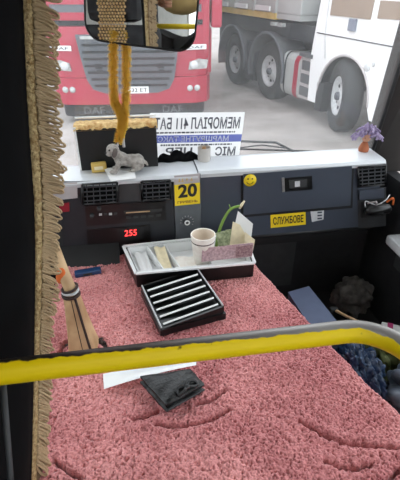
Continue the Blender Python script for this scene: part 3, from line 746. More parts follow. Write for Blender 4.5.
mb = MB(); rq0, rq1 = oy(3, 384, LE.y + 0.004), oy(11, 484, LE.y - 0.05); rq2 = rq1 + (rq1 - rq0) * ((CZ + 0.012 - rq1.z) / (rq1.z - rq0.z)); mb.tube([rq0, rq1, rq2], 0.0045, 10); mb.build('stay_rod', 'charcoal', rail)
mb = MB(); mb.lathe([(0.0001, 0), (0.016, 0), (0.016, 0.006), (0.006, 0.010)], rq2 - V(0, 0, 0.006)); mb.build('rod_foot', 'charcoal', rail)
mb = MB(); mb.lathe([(0.0001, 0), (0.045, 0), (0.045, 0.008), (0.02, 0.014)], path[-1]); mb.build('floor_flange', 'steel', rail)

# ================================================================== CURTAIN with fringe
cur = thing('curtain', 'black curtain edged with gold braid and looped beige fringe', 'curtain', (-0.2, 0.5, 1.14))
ys_ = [0, 50, 100, 165, 200, 240, 280, 350, 420, 480]
bx_ = np.interp(np.arange(0, 481, 4), ys_, [24, 26, 28, 32.5, 35, 36, 36, 35, 33.5, 32])
tx_ = np.interp(np.arange(0, 481, 4), ys_, [56, 55, 57, 62, 61, 59, 57, 52, 49, 47])
Ed, Tp = [], []
for i, y in enumerate(np.arange(0, 481, 4)):
    t = y / 480; Yd = lerp(0.70, 0.53, t); Ed.append(oy(bx_[i], y, Yd)); Tp.append(oy(tx_[i], y, Yd + lerp(0.0, 0.035, t)))
e0, e1, t0, t1 = Ed[0], Ed[3], Tp[0], Tp[3]
for k in range(1, 31):      # on up to the curtain track
    z = e0.z + k * 0.0157; f_ = (z - Ed[0].z); Ed.insert(0, V(e0.x - 0.01 * f_, e0.y + 0.03 * f_, z)); Tp.insert(0, V(t0.x - 0.01 * f_, t0.y + 0.03 * f_, z + (t0.z - e0.z)))
mb = MB(); rows = []
for i, p in enumerate(Ed):
    row = []
    for k in range(50):
        q = k / 49 * 0.62
        row.append(V(p.x - 0.30 * q + 0.018 * math.sin(q * 44) * min(1, q * 12), p.y - 0.92 * q, max(1.145, p.z)))
    rows.append(row)
zb_ = 1.145
mb.grid(rows)
cp = mb.build('fabric', 'curtain', cur)
mb = MB(); rows = []
for i, p in enumerate(Ed):
    d_ = (Tp[i] - p); n3 = V(0, -1, 0)
    wv = 0.0012 * math.sin(i * 2.2)
    a = p - d_ * 0.06; b2 = p + d_ * 0.30
    rows.append([a, lerp(a, b2, .15) + n3 * (0.004 + wv), lerp(a, b2, .5) + n3 * (0.0045 - wv), lerp(a, b2, .85) + n3 * (0.004 + wv), b2, lerp(a, b2, .5) - n3 * 0.002])
mb.grid(rows, closed=True); mb.build('gold_braid', 'braid', cur)
mb = MB(); mb.grid([[p + (Tp[i] - p) * 0.25, p + (Tp[i] - p) * 0.45 + V(0, -0.002, 0), p + (Tp[i] - p) * 0.68] for i, p in enumerate(Ed)]); mb.build('fringe_band', 'fringe_band', cur)
# one loop of thread, shared by all
mb = MB(); mb.tube([V(0.5 + 0.5 * -math.cos(a), 0.10 * math.sin(a) * (1 - 0.5 * math.cos(a)) * 1.0, 0.0) for a in [2 * math.pi * k / 18 for k in range(18)]], 0.055, 5, closed=True)
lp0 = mb.build('fringe_loop', 'fringe', cur); lmesh = lp0.data
lmesh.transform(Matrix.Translation(ORG[cur.name]))
nL = 270
org = ORG[cur.name]
for k in range(nL):
    f_ = (k + random.uniform(-.4, .4)) / nL * (len(Ed) - 8) + 3; i = int(max(0, min(f_, len(Ed) - 2)))
    p, q = lerp(Ed[i], Ed[i + 1], f_ - i), lerp(Tp[i], Tp[i + 1], f_ - i)
    d_ = q - p; L = d_.length
    a = p + d_ * random.uniform(0.26, 0.36); down = V(0, 0, -1)
    dirn = (d_.normalized() + down * random.uniform(0.15, 0.8) + V(0, random.uniform(-.25, .1), 0)).normalized()
    LL = L * random.uniform(0.6, 0.9)
    X_ = dirn; n3 = V(random.uniform(-.5, .5), -1, random.uniform(-.4, .4)); Z_ = (n3 - X_ * n3.dot(X_)).normalized(); Y_ = Z_.cross(X_)
    Mx = Matrix(((X_.x, Y_.x, Z_.x, 0), (X_.y, Y_.y, Z_.y, 0), (X_.z, Y_.z, Z_.z, 0), (0, 0, 0, 1)))
    lo = lp0 if k == 0 else lp0.copy()
    if k: col.objects.link(lo); lo.parent = cur
    lo.matrix_local = Matrix.Translation(a - org + V(0, -0.003, 0)) @ Mx @ Matrix.Diagonal((LL, max(LL, 0.03), max(LL, .03), 1))

# ================================================================== GEAR LEVER in tan boot
g0 = oz(84, 352, CZ)
gear = thing('gear_lever', 'gear lever in a tan leather boot with a strapped neck beside the curtain', 'gear lever', tuple(g0))
def gring(cx, cy, hw, hd, Y, rot=0.0):
    c = oy(cx, cy, Y); return [c + V(x, y, 0) for x, y in rrect(hw, hd, min(hw, hd) * 0.55, 5)]
neck = oy(71, 294, 0.955); base_ = oz(84, 346, CZ)
mb = MB(); rows = []
for j in range(9):
    t = j / 8; c = lerp(base_, neck, t); hw = lerp(0.040, 0.019, t ** .8); hd = lerp(0.036, 0.019, t); rows.append([c + V(x, y, 0) for x, y in rrect(hw, hd, hd * .35, 5)])
mb.grid(rows, closed=True); mb.build('boot', 'tan', gear)
for fx in (0.05, 0.62):
    mb = MB(); pts = []
    for j in range(9):
        t = j / 8; c = lerp(base_, neck, t); hw = lerp(0.040, 0.019, t ** .8); hd = lerp(0.036, 0.019, t); pts.append(c + V(hw * fx, -hd, 0.0))
    mb.tube(pts, 0.0011 if fx < .3 else 0.0035, 6); mb.build('seam', 'brown', gear)
mb = MB(); nx = neck
mb.tube([nx + V(0.021 * math.cos(a), 0.021 * math.sin(a), 0.000) for a in [k * math.pi / 8 for k in range(16)]], 0.005, 6, closed=True); mb.build('strap', 'brown', gear)
mb = MB(); mb.tube([nx + V(0.020 * math.cos(a), 0.020 * math.sin(a), 0.012) for a in [k * math.pi / 8 for k in range(16)]], 0.004, 6, closed=True); mb.build('strap', 'silver', gear)
mb = MB(); mb.tube([nx + V(0.020 * math.cos(a), 0.020 * math.sin(a), 0.021 + 0.004 * math.cos(a)) for a in [k * math.pi / 8 for k in range(16)]], 0.0035, 6, closed=True); mb.build('strap', 'brown', gear)
top_ = oy(50, 236, 1.03)
mb = MB(); pth = [nx + V(0, 0, -0.01), nx + V(0, 0, 0.02), lerp(nx, top_, 0.4), lerp(nx, top_, 0.7), top_]; mb.tube(pth, [0.015, 0.016, 0.016, 0.015, 0.014], 12); mb.build('sleeve', 'tan', gear)
mb = MB(); mb.ball(top_ + V(0, 0, 0.02), (0.022, 0.022, 0.026)); mb.build('knob', 'brown', gear)
oc = lerp(nx, top_, 0.40) + V(-0.004, -0.014, -0.006)
mb = MB(); mb.ball(oc, (0.013, 0.010, 0.026), 2, Matrix.Rotation(0.25, 3, 'Y')); mb.build('orange_patch', 'orange', gear)
mb = MB()
for i in range(40):
    a = random.uniform(0, 6.28); r_ = random.uniform(.040, .058); p = base_ + V(r_ * math.cos(a), r_ * .85 * math.sin(a), -0.004); mb.ball(p, (0.009, 0.008, 0.007), 1)
mb.build('floor_seal', 'brown', gear)

# ================================================================== SHEET, POUCH, COIN TRAY, TICKET RACK on the carpet
CT = CZ + 0.010
mb = MB(); a, b_, c, d_ = oz(103, 374.5, CT + 0.004), oz(197, 359, CT + 0.008), oz(196, 365.5, CT + 0.004), oz(104, 389.5, CT + 0.002)
rows = []
for j in range(7):
    rows.append([lerp(lerp(d_, c, i / 12), lerp(a, b_, i / 12), j / 6) + V(0, 0, 0.006 * math.sin(math.pi * i / 12) * (0.5 + 0.5 * math.cos(j)) + 0.002) for i in range(13)])
mb.grid(rows); mb.grid([[p + V(0, 0, -0.0008) for p in r_] for r_ in rows])
mb.build('paper_sheet', 'white_paper', label='white sheet of paper lying on the red carpet under the black pouch', cat='paper')

wl = thing('leather_pouch', 'black leather pouch with a bow clasp lying on the red carpet', 'pouch', tuple(oz(170, 395, CZ)))
q = [oz(139.5, 379, CT + 0.018), oz(190, 371, CT + 0.020), oz(204, 386, CT + 0.022), oz(166, 408, CT + 0.020)]
def pouch(quad, z0, z1, puff, name, m='leather'):
    mb = MB(); N = 14; top, bot = [], []
    for j in range(N + 1):
        rt, rb = [], []
        for i in range(N + 1):
            u_, v_ = i / N, j / N; p = lerp(lerp(quad[0], quad[1], u_), lerp(quad[3], quad[2], u_), v_)
            e_ = (min(u_, 1 - u_, v_, 1 - v_) * 2); k_ = min(1, e_ * 3.5) ** .5
            wr = 0.0012 * math.sin(u_ * 9 + v_ * 14)
            zc = (z0 + z1) / 2; hh = (z1 - z0) / 2
            rt.append(V(p.x, p.y, zc + hh * (0.35 + 0.65 * k_) + puff * math.sin(math.pi * u_) * math.sin(math.pi * v_) + wr)); rb.append(V(p.x, p.y, zc - hh * (0.35 + 0.65 * k_)))
        top.append(rt); bot.append(rb)
    mb.grid(top); mb.grid(bot)
    edge = lambda G: [G[0][i] for i in range(N)] + [G[j][N] for j in range(N)] + [G[N][N - i] for i in range(N)] + [G[N - j][0] for j in range(N)]
    mb.grid([edge(top), edge(bot)], closed=True)
    return mb.build(name, m, wl)
pouch(q, CT - 0.002, CT + 0.014, 0.0, 'back_panel')
pouch([p + V(0.002, 0.004, 0) for p in q], CT + 0.013, CT + 0.028, 0.005, 'flap')
pl_ = [lerp(q[3], q[2], t) + V(0, -0.003, 0) for t in np.linspace(0, 1, 12)]
mb = MB(); mb.tube([V(p.x, p.y, CT + 0.0135) for p in pl_], 0.003, 6); mb.build('zip', 'charcoal', wl)
kb = lerp(q[3], q[2], 0.62) + V(-0.006, 0.012, 0); kb.z = CT + 0.034
ed = (q[2] - q[3]); ed.z = 0; ed.normalize(); bk = V(-ed.y, ed.x, 0)
for sg_ in (-1, 1):
    mb = MB(); mb.tube(curve_pts([kb, kb + ed * sg_ * 0.012 + bk * 0.008 + V(0, 0, 0.004), kb + ed * sg_ * 0.026 + bk * 0.004, kb + ed * sg_ * 0.026 - bk * 0.006 - V(0, 0, 0.006), kb + ed * sg_ * 0.012 - bk * 0.007, kb], 6), 0.0042, 8); mb.build('bow_loop', 'leather', wl)
MB().ball(kb, (0.009, 0.008, 0.007)).build('bow_knot', 'leather', wl)

# coin tray: black outer box, pale liner with compartments
def onz(a, z): return oz(a[0], a[1], z)
TZ = 1.185
fl, fr_, bl2, br2 = onz((136.5, 272), TZ), onz((253.5, 261.5), TZ), onz((124.5, 246), TZ), onz((243, 233.5), TZ)
ct = thing('coin_tray', 'black coin tray with pale compartment liner on the red carpet', 'tray', tuple((fl + br2) / 2 - V(0, 0, TZ - CZ)))
def TP(u_, v_, z): p = lerp(lerp(fl, fr_, u_), lerp(bl2, br2, u_), v_); return V(p.x, p.y, z)
def twall(u0, v0, u1, v1, z0, z1, t, mb):
    a, b2 = TP(u0, v0, z0), TP(u1, v1, z0); d_ = (b2 - a).normalized(); n3 = V(-d_.y, d_.x, 0) * t / 2
    mb.add([a - n3, a + n3, b2 + n3, b2 - n3] + [p + V(0, 0, z1 - z0) for p in (a - n3, a + n3, b2 + n3, b2 - n3)], [(0, 1, 2, 3), (7, 6, 5, 4), (0, 4, 5, 1), (1, 5, 6, 2), (2, 6, 7, 3), (3, 7, 4, 0)])
mb = MB(); zb = CZ + 0.004
for q_ in ((0, 0, 1, 0), (1, 0, 1, 1), (1, 1, 0, 1), (0, 1, 0, 0)): twall(*q_, zb, TZ - 0.006, 0.005, mb)
mb.add([TP(0, 0, zb), TP(1, 0, zb), TP(1, 1, zb), TP(0, 1, zb)], [(0, 1, 2, 3)]); mb.build('outer_box', 'black_gloss', ct)
mb = MB()
for q_ in ((-.008, -.02, 1.008, -.02), (1.008, -.02, 1.008, 1.02), (1.008, 1.02, -.008, 1.02), (-.008, 1.02, -.008, -.02)): twall(*q_, TZ - 0.006, TZ, 0.010, mb)
for q_ in ((0.02, .05, .98, .05), (.98, .05, .98, .95), (.98, .95, 0.02, .95), (0.02, .95, 0.02, .05)): twall(*q_, zb + 0.02, TZ - 0.003, 0.003, mb)
mb.add([TP(.02, .05, zb + .02), TP(.98, .05, zb + .02), TP(.98, .95, zb + .02), TP(.02, .95, zb + .02)], [(0, 1, 2, 3)]); mb.build('liner', 'liner', ct)
for uu in (0.20, 0.34, 0.62):
    mb = MB(); twall(uu + .03, .06, uu - .02, .94, zb + 0.02, TZ - 0.004, 0.004, mb); mb.build('divider', 'liner', ct)

def card(name, bl, br, tl, t, m, label, cat, lift=0):
    bl, br, tl = Vector(bl), Vector(br), Vector(tl); tr = br + (tl - bl)
    mb = MB(); mb.slab([bl, br, tr, tl], t, back=V(0, 1, 0)); return mb.build(name, m, label=label, cat=cat)
# notes lying in the left compartments
def flat_note(name, u0, u1, v0, v1, z, m, label, tilt=0.02):
    mb = MB(); rows = []
    for j in range(5):
        rows.append([TP(lerp(u0, u1, i / 5), lerp(v0, v1, j / 4), z + tilt * j / 4 + 0.004 * math.sin(i * 1.4)) for i in range(6)])
    mb.grid(rows); mb.grid([[p - V(0, 0, 0.0012) for p in r_] for r_ in rows]); return mb.build(name, m, label=label, cat='banknote' if 'note' in name else 'paper')
flat_note('folded_receipt', 0.225, 0.315, 0.10, 0.85, zb + 0.03, 'cream', 'folded cream paper slip in a narrow compartment of the coin tray', 0.028)
flat_note('folded_banknote', 0.36, 0.57, 0.08, 0.5, zb + 0.032, 'cup', 'pale crumpled banknote in the middle compartment of the coin tray', 0.015)
flat_note('coin_slip', 0.06, 0.16, 0.15, 0.9, zb + 0.028, 'white_paper', 'white paper slip in the end compartment of the coin tray', 0.01)
# paper cup
cc = oz(203, 262, 1.155)
cc = V(oy(203, 250, TP(.58, .35, TZ).y).x, TP(.58, .35, TZ).y, zb + 0.024)
cz1 = oy(203, 234, cc.y).z
H_ = cz1 - cc.z
cup = thing('paper_cup', 'white paper coffee cup with a brown band standing in the coin tray', 'cup', tuple(cc))
r0_, r1_ = 0.029, 0.042
mb = MB(); mb.lathe([(0.0001, 0.004), (r0_, 0.004), (r0_, 0), (r0_ + 0.001, 0), (r1_, H_ - 0.003)], cc, 'z', 36); mb.build('outside', 'cup', cup)
mb = MB(); mb.lathe([(r1_ - 0.0015, H_ - 0.003), (r0_ - 0.001, 0.006), (0.0001, 0.006)], cc, 'z', 36); mb.build('inside', 'cup_in', cup)
mb = MB(); mb.lathe([(r1_ - 0.002 + 0.0022 * math.cos(a), H_ - 0.002 + 0.0022 * math.sin(a)) for a in [k * math.pi / 5 for k in range(11)]], cc, 'z', 36); mb.build('rim', 'cup', cup)
rz = lambda t: lerp(r0_ + .001, r1_, t) + 0.0005
mb = MB(); mb.lathe([(rz(.80), H_ * .80), (rz(.835), H_ * .835)], cc, 'z', 36); mb.build('band', 'brown', cup)
mb = MB(); rows = []
for j in range(4):
    t = lerp(.35, .62, j / 3); rows.append([cc + V(rz(t) * math.cos(a), rz(t) * math.sin(a), H_ * t) for a in np.linspace(math.radians(255), math.radians(310), 8)])
mb.grid(rows); mb.build('print_patch', mat('pink_print', s(196, 140, 130), 0.7, c2=s(226, 206, 196), vscale=120), cup)
# bundle of banknotes standing in front of the cup, cards behind it
yb_ = TP(.8, .12, TZ).y
bn = thing('banknote_bundle', 'pinkish bundle of banknotes standing on edge before the paper cup', 'banknotes', tuple(oy(228, 262, yb_)))
for i in range(5):
    a = oy(201.5, 262, yb_ + i * .0022); b2 = oy(252 - i * .6, 256.5, yb_ + i * .0022); tl = oy(202.5, 249, yb_ + i * .0022) + V(0, 0.004, 0)
    mb = MB(); mb.slab([a, b2, b2 + (tl - a), tl], 0.0012, back=V(0, 1, 0)); mb.build('banknote', 'note', bn)
a, b2, tl = oy(236, 257.5, yb_ - .001), oy(252, 255.8, yb_ - .001), oy(236.2, 246.8, yb_ - .001)
mb = MB(); mb.slab([a, b2, b2 + (tl - a), tl], 0.001, back=V(0, 1, 0)); mb.build('wrapper', mat('mauve_wrapper', s(120, 84, 92), 0.8, c2=s(170, 140, 140), vscale=160), bn)
yc = TP(.9, .5, TZ).y
def poly_card(name, pix, Y, tilt, t_, m, label):
    zs = [oy(x, y, Y) for x, y in pix]; z0 = min(p.z for p in zs)
    mb = MB(); mb.slab([p + ray(*q) * (tilt * (p.z - z0)) for p, q in zip(zs, pix)], t_, back=V(0, 1, 0)); return mb.build(name, m, label=label, cat='card')
poly_card('white_card', [(231, 243), (250, 247), (253, 224), (238, 211)], yc + .022, 0.15, 0.0015, 'white_paper', 'blank white card leaning at the back of the coin tray')
poly_card('cream_card', [(229, 249), (246, 254), (248, 239), (240, 225), (233, 222)], yc + .004, 0.15, 0.003, 'cream', 'notched cream card standing in front of the white card')
poly_card('cream_tag', [(244, 256), (252, 255), (255, 240), (245, 232)], yc - .014, 0.15, 0.002, 'cream', 'small cream tag at the end of the coin tray')
for i in range(3):
    card('green_banknote', oy(219 + i * 4, 248, yc + .004 * i), oy(226 + i * 4, 247, yc + .004 * i), oy(215.5 + i * 5, 233 - i * 1.5, yc + .02), 0.0012, 'note_g', ['green banknote with a folded corner behind the cup', 'green banknote tucked between two others behind the cup', 'green banknote next to the cream card'][i], 'banknote')
fs_ = thing('plastic_stem', 'curved green plastic stem with a pale tip rising behind the paper cup', 'stem', tuple(oy(217, 245, yc + .03)))
mb = MB(); pts = curve_pts([oy(216.5, 246, yc + .03), oy(219, 232, yc + .03), oy(224, 219, yc + .03), oy(231, 209, yc + .025), oy(240, 206, yc + .02)], 6)
mb.tube(pts, [lerp(.0065, .0045, i / (len(pts) - 1)) for i in range(len(pts))], 8); mb.build('stem', 'green', fs_)
mb = MB(); mb.tube([oy(239.5, 208.5, yc + .019), oy(241.5, 205, yc + .019), oy(244.5, 201, yc + .018)], [.004, .0055, .003], 8); mb.build('tip', 'cream', fs_)
mb = MB(); mb.tube([oy(231, 209.5, yc + .025), oy(229, 204.5, yc + .024)], [.003, .0015], 6); mb.build('side_shoot', 'green', fs_)

# ticket rack with slanted pale bars
q_bl, q_br, q_fr, q_fl = oz(142, 286, 1.158), oz(197, 268.5, 1.175), oz(223, 306, 1.165), oz(161.5, 328.5, 1.143)
tk = thing('ticket_rack', 'black slotted ticket rack with pale metal bars leaning on the coin tray', 'rack', tuple(oz(182, 305, CZ)))
def KP(u_, v_, d_=0.0): return lerp(lerp(q_fl, q_fr, u_), lerp(q_bl, q_br, u_), v_) + V(0, 0, d_)
mb = MB(); mb.slab([KP(0, 0, -.016), KP(1, 0, -.016), KP(1, 1, -.016), KP(0, 1, -.016)], 0.004, back=V(0, 0, -1)); mb.build('well', 'black', tk)
for (u0, v0, u1, v1) in ((0, 0, 1, 0), (1, 0, 1, 1), (1, 1, 0, 1), (0, 1, 0, 0)):
    a, b2 = KP(u0, v0), KP(u1, v1); d_ = (b2 - a).normalized(); n3 = d_.cross(V(0, 0, 1)).normalized() * 0.0035
    mb = MB(); mb.slab([a - n3, b2 - n3, b2 + n3, a + n3], 0.030, back=V(0, 0, -1)); mb.build('rim', 'black_gloss', tk)
for uv in ((0, 1), (1, 1)):
    a, b2 = KP(uv[0], 0, 0.002), KP(uv[0], 1, 0.002); mb = MB(); mb.tube([a, b2], 0.0026, 6); mb.build('side_strip', 'silver', tk)
for i in range(6):
    v_ = 0.055 + i * 0.157
    a, b2, c, d_ = KP(0.05, v_, 0.001), KP(0.95, v_, 0.001), KP(0.95, v_ + .020, 0.003), KP(0.05, v_ + .020, 0.003)
    mb = MB(); mb.slab([a, b2, c, d_], 0.002, back=V(0, 0, -1)); br = mb.build('bar', 'liner', tk)
    mb = MB(); mb.slab([d_ + V(0, 0, -.001), c + V(0, 0, -.001), c + V(0, 0.006, -.017), d_ + V(0, 0.006, -.017)], 0.0015, back=V(0, 1, 0)); mb.build('slot_wall', 'black_gloss', br)
# lower tray beneath
lb = [V(KP(u_, v_).x, KP(u_, v_).y, CZ + 0.022) for u_, v_ in ((-.03, -.03), (1.03, -.05), (1.03, 1.0), (-.03, 1.0))]
mb = MB(); mb.slab(lb, 0.022, back=V(0, 0, -1)); mb.build('base', 'black_gloss', tk)

# ================================================================== FOOTWELL
def crumple(name, c, r, m, label, cat, seed, sub=4, amp=0.25):
    rr_ = random.Random(seed); bm = bmesh.new(); bmesh.ops.create_icosphere(bm, subdivisions=sub, radius=1)
    ph = [(V(rr_.gauss(0, 1), rr_.gauss(0, 1), rr_.gauss(0, 1)) * rr_.uniform(1.5, 8), rr_.uniform(0, 6.3)) for _ in range(9)]
    vs = []
    bm.verts.index_update()
    for p in bm.verts:
        k_ = 1 + amp * sum(abs(math.sin(p.co.dot(a) + b2)) - 0.6 for a, b2 in ph) / 3
        vs.append(V(p.co.x * r[0] * k_, p.co.y * r[1] * k_, max(-r[2] * 0.85, p.co.z * r[2] * k_)) + Vector(c))
    mb = MB(); mb.add(vs, [[q.index for q in f.verts] for f in bm.faces], True); bm.free()
    return mb.build(name, m, label=label, cat=cat)
# slate board box beside the engine cover
def footp(x, y, z): return oz(x, y, z)
a, b_, c, d_ = footp(288, 292, 0.98), footp(309, 286, 0.98), footp(344, 330, 0.98), footp(322, 345, 0.98)
sb = thing('storage_box', 'slate blue lidded box standing beside the engine cover in the footwell', 'box', tuple((a + c) / 2 - V(0, 0, 0.98 - ZF)))
mb = MB(); mb.slab([d_, c, b_, a], 0.02, back=V(0, 0, -1)); mb.build('lid', 'slate', sb)
mb = MB(); cen = (a + c) / 2; mb.slab([lerp(p, cen, .04) + V(0, 0, -.02) for p in (d_, c, b_, a)], 0.98 - .02 - ZF, back=V(0, 0, -1)); mb.build('body', 'slate', sb)
crumple('cloth_bundle', V(*footp(352, 296, 0.78)), (0.085, 0.07, 0.085), 'cloth_dark', 'dark grey cloth bundle on the footwell floor below the glove box', 'cloth', 3, 4, 0.5)
crumple('green_bag', V(*footp(380, 356, 0.86)), (0.085, 0.075, 0.08), 'green_bag', 'olive green bag lying behind the yellow rail in the footwell', 'bag', 8, 5, 0.5)
crumple('blue_bag', V(*footp(360, 372, 0.93)), (0.05, 0.085, 0.08), 'blue_bag', 'dark blue plastic bag pressed against the engine cover side', 'bag', 5, 5, 0.55)
crumple('grey_bag', V(*footp(414, 392, 0.92)), (0.065, 0.07, 0.08), 'grey_bag', 'grey crumpled plastic bag next to the dark blue bag', 'bag', 9, 5, 0.55)
c0 = footp(392, 333, 0.84); R_ = Matrix.Rotation(-0.5, 3, 'Z') @ Matrix.Rotation(0.25, 3, 'X')
cb = thing('small_carton', 'small white carton with magenta print among the bags', 'carton', tuple(c0))
mb = MB(); mb.box(c0, (0.085, 0.05, 0.05), R=R_, bev=0.003); mb.build('carton_body', 'white_paper', cb)
mb = MB(); mb.box(c0 + R_ @ V(-0.012, 0, 0), (0.02, 0.052, 0.052), R=R_); mb.build('print_band', 'magenta', cb)
st_ = thing('strap_rail', 'pale strap running over the footwell things towards the door', 'strap', tuple(footp(345, 318, 0.85)))
mb = MB(); mb.tube(curve_pts([footp(333, 309, 0.90), footp(350, 318, 0.90), footp(372, 327, 0.90), footp(390, 333, 0.90)], 8), 0.006, 8); mb.build('webbing', 'tan', st_)
mb = MB(); mb.box(footp(334, 309.5, 0.90), (0.03, 0.02, 0.012), bev=0.002); mb.build('buckle', 'charcoal', st_)
mb = MB(); c0 = oz(88, 272, CZ + .012); mb.box(c0, (0.09, 0.028, 0.016), R=Matrix.Rotation(0.15, 3, 'Z'), bev=0.004)
bl3 = mb.build('blue_case', mat('blue_plastic', s(24, 58, 100), 0.4, var=0.15), label='flat blue plastic case lying on the carpet under the console', cat='case')
mb = MB(); mb.box(c0 + V(0, -0.0145, 0), (0.03, 0.002, 0.008), R=Matrix.Rotation(0.15, 3, 'Z')); o = mb.build('catch', 'charcoal'); o.parent = bl3
# door armrest at the side wall
ar = thing('door_armrest', 'pale grey armrest on the dark door beside the dash', 'armrest', (1.02, 1.3, 1.08))
mb = MB(); mb.bb((0.955, 0.75, 1.10), (1.05, 1.33, 1.14), bev=0.012); mb.build('pad', 'silver', ar)
mb = MB(); mb.bb((0.985, 0.8, 1.02), (1.05, 1.28, 1.10)); mb.build('bracket', 'charcoal', ar)

# ================================================================== DRIVER'S SEAT (met in the mirror)
sx_, sy_ = -0.60, 0.02
ds = thing('driver_seat', 'black driver seat with a wooden bead cover behind the curtain', 'seat', (sx_, sy_, ZF))
mb = MB(); mb.bb((sx_ - .25, sy_ - .02, ZF + .34), (sx_ + .25, sy_ + .48, ZF + .48), bev=0.04); mb.build('seat', 'seat', ds)
mb = MB(); mb.box((sx_, sy_ - .08, ZF + .82), (0.50, 0.13, 0.78), R=Matrix.Rotation(-0.12, 3, 'X') if False else Matrix.Rotation(0.12, 3, 'X'), bev=0.05); mb.build('backrest', 'seat', ds)
mb = MB(); mb.box((sx_, sy_ - .13, ZF + 1.32), (0.30, 0.10, 0.20), R=Matrix.Rotation(0.1, 3, 'X'), bev=0.045); mb.build('headrest', 'seat', ds)
mb = MB(); mb.bb((sx_ - .2, sy_ + .05, ZF), (sx_ + .2, sy_ + .42, ZF + .34)); mb.build('pedestal', 'charcoal', ds)
for q in (-0.07, 0.07): MB().tube([V(sx_ + q, sy_ - .125, ZF + 1.15), V(sx_ + q, sy_ - .128, ZF + 1.3)], 0.007, 8).build('headrest_post', 'steel', ds)
mb = MB(); bsz = 0.0082
for j in range(29):
    for i in range(9):
        x = (i - 4) * 0.0165 * (1 + 0.3 * abs(j - 17) / 14) + (0.008 if j % 2 else 0); z = ZF + 0.98 + j * 0.0150
        yy = sy_ - .08 + .068 - (z - ZF - .82) * 0.12
        if z > ZF + 1.235: yy = sy_ - .13 + 0.056 - (z - ZF - 1.32) * 0.1
        mb.ball((sx_ + x, yy, z), bsz, 1)
mb.build('bead_cover', 'bead', ds, kind='stuff', label='wooden bead cover hanging over the backrest')

# ================================================================== RED LORRY
red = thing('red_lorry', 'red lorry with grey slatted grille facing the minibus windscreen', 'lorry', (0.04, 7.0, 0), math.radians(-5), local=True)
def rb(name, lo, hi, m, parent=red, bev=0.0, **k): mb = MB(); mb.bb(lo, hi, bev=bev); return mb.build(name, m, parent, **k)
rb('cab', (-1.22, 0.12, 0.95), (1.22, 2.2, 3.4), 'red_truck', bev=0.08)
rb('chassis', (-0.9, 0.4, 0.3), (0.9, 4.5, 0.95), 'chassis')
rb('trailer_body', (-1.22, 2.5, 1.1), (1.22, 4.6, 3.5), 'tipper')
# bumper: wraps round the corners
def wrap(z0, z1, y0, hw, dep, m, name, parent=red, k0=0.0):
    prof = [(-hw, dep), (-hw, 0.30), (-hw + .06, 0.12), (-hw + .22, 0.03), (-0.7, 0.0), (0.7, 0.0), (hw - .22, 0.03), (hw - .06, 0.12), (hw, 0.30), (hw, dep)]
    n = len(prof); mb = MB(); a = [V(x, y + y0, z0) for x, y in prof]; c = [V(x, y + y0 + k0, z1) for x, y in prof]
    mb.add(a + c, [(i, i + 1, n + i + 1, n + i) for i in range(n - 1)] + [list(range(n - 1, -1, -1)), [n + i for i in range(n)], (n - 1, 0, n, 2 * n - 1)])
    return mb.build(name, m, parent)
bump_ = wrap(0.33, 0.72, -0.05, 1.23, 0.8, 'red_truck', 'bumper')
wrap(0.12, 0.33, 0.03, 1.15, 0.7, 'grille_dark', 'air_dam')
wrap(0.725, 1.42, 0.0, 1.22, 0.8, 'red_truck', 'front_panel', k0=0.03)
wrap(1.43, 1.50, 0.03, 1.22, 0.8, 'grille_dark', 'panel_gap'); wrap(1.50, 1.60, 0.02, 1.22, 0.8, 'red_truck', 'wiper_panel')
wrap(1.60, 1.70, 0.04, 1.22, 0.8, 'grille', 'scuttle'); wrap(1.70, 1.78, 0.03, 1.22, 0.8, 'red_truck', 'screen_sill')
mb = MB(); mb.slab([V(-1.1, .06, 1.80), V(1.1, .06, 1.80), V(1.06, .12, 2.7), V(-1.06, .12, 2.7)], 0.03, back=V(0, 1, 0)); mb.build('windscreen', 'lorry_glass', red)
for sx in (-1, 1): MB().tube([V(sx * .1, .03, 1.74), V(sx * .9, .02, 1.9)], 0.015, 6).build('wiper', 'black', red)
# grille: tapered grey panel with slats
gz = [(0.66, 0.56, 0.47), (0.72, 0.64, 0), (1.26, 0.80, 0), (1.33, 0.82, 0)]
mb = MB(); mb.slab([V(-.40, -.065, .50), V(.40, -.065, .50), V(.58, -.06, .56), V(.66, -.06, .70), V(.71, -.06, 1.0), V(.75, -.06, 1.32), V(-.75, -.06, 1.32), V(-.71, -.06, 1.0), V(-.66, -.06, .70), V(-.58, -.06, .56)], 0.05, back=V(0, 1, 0))
gr = mb.build('grille', 'grille', red)
for i in range(7):
    z = 0.60 + i * 0.095; hw = (0.58 + 0.12 * min(1, max(0, (z - .60)) / .3)) - 0.03
    mb = MB(); mb.bb((-hw, -.085, z), (hw, -.03, z + 0.034)); mb.build('slat', 'grille_dark', gr)
mb = MB(); mb.bb((-.68, -.09, 1.265), (.68, -.05, 1.305)); mb.build('chrome_strip', 'lamp', gr)
for sx in (-.46, .46):
    mb = MB(); mb.bb((sx - .05, -.09, .86), (sx + .05, -.06, .93)); mb.bb((sx - .03, -.09, .80), (sx + .05, -.06, .84)); mb.build('grille_clip', 'grille_dark', gr)
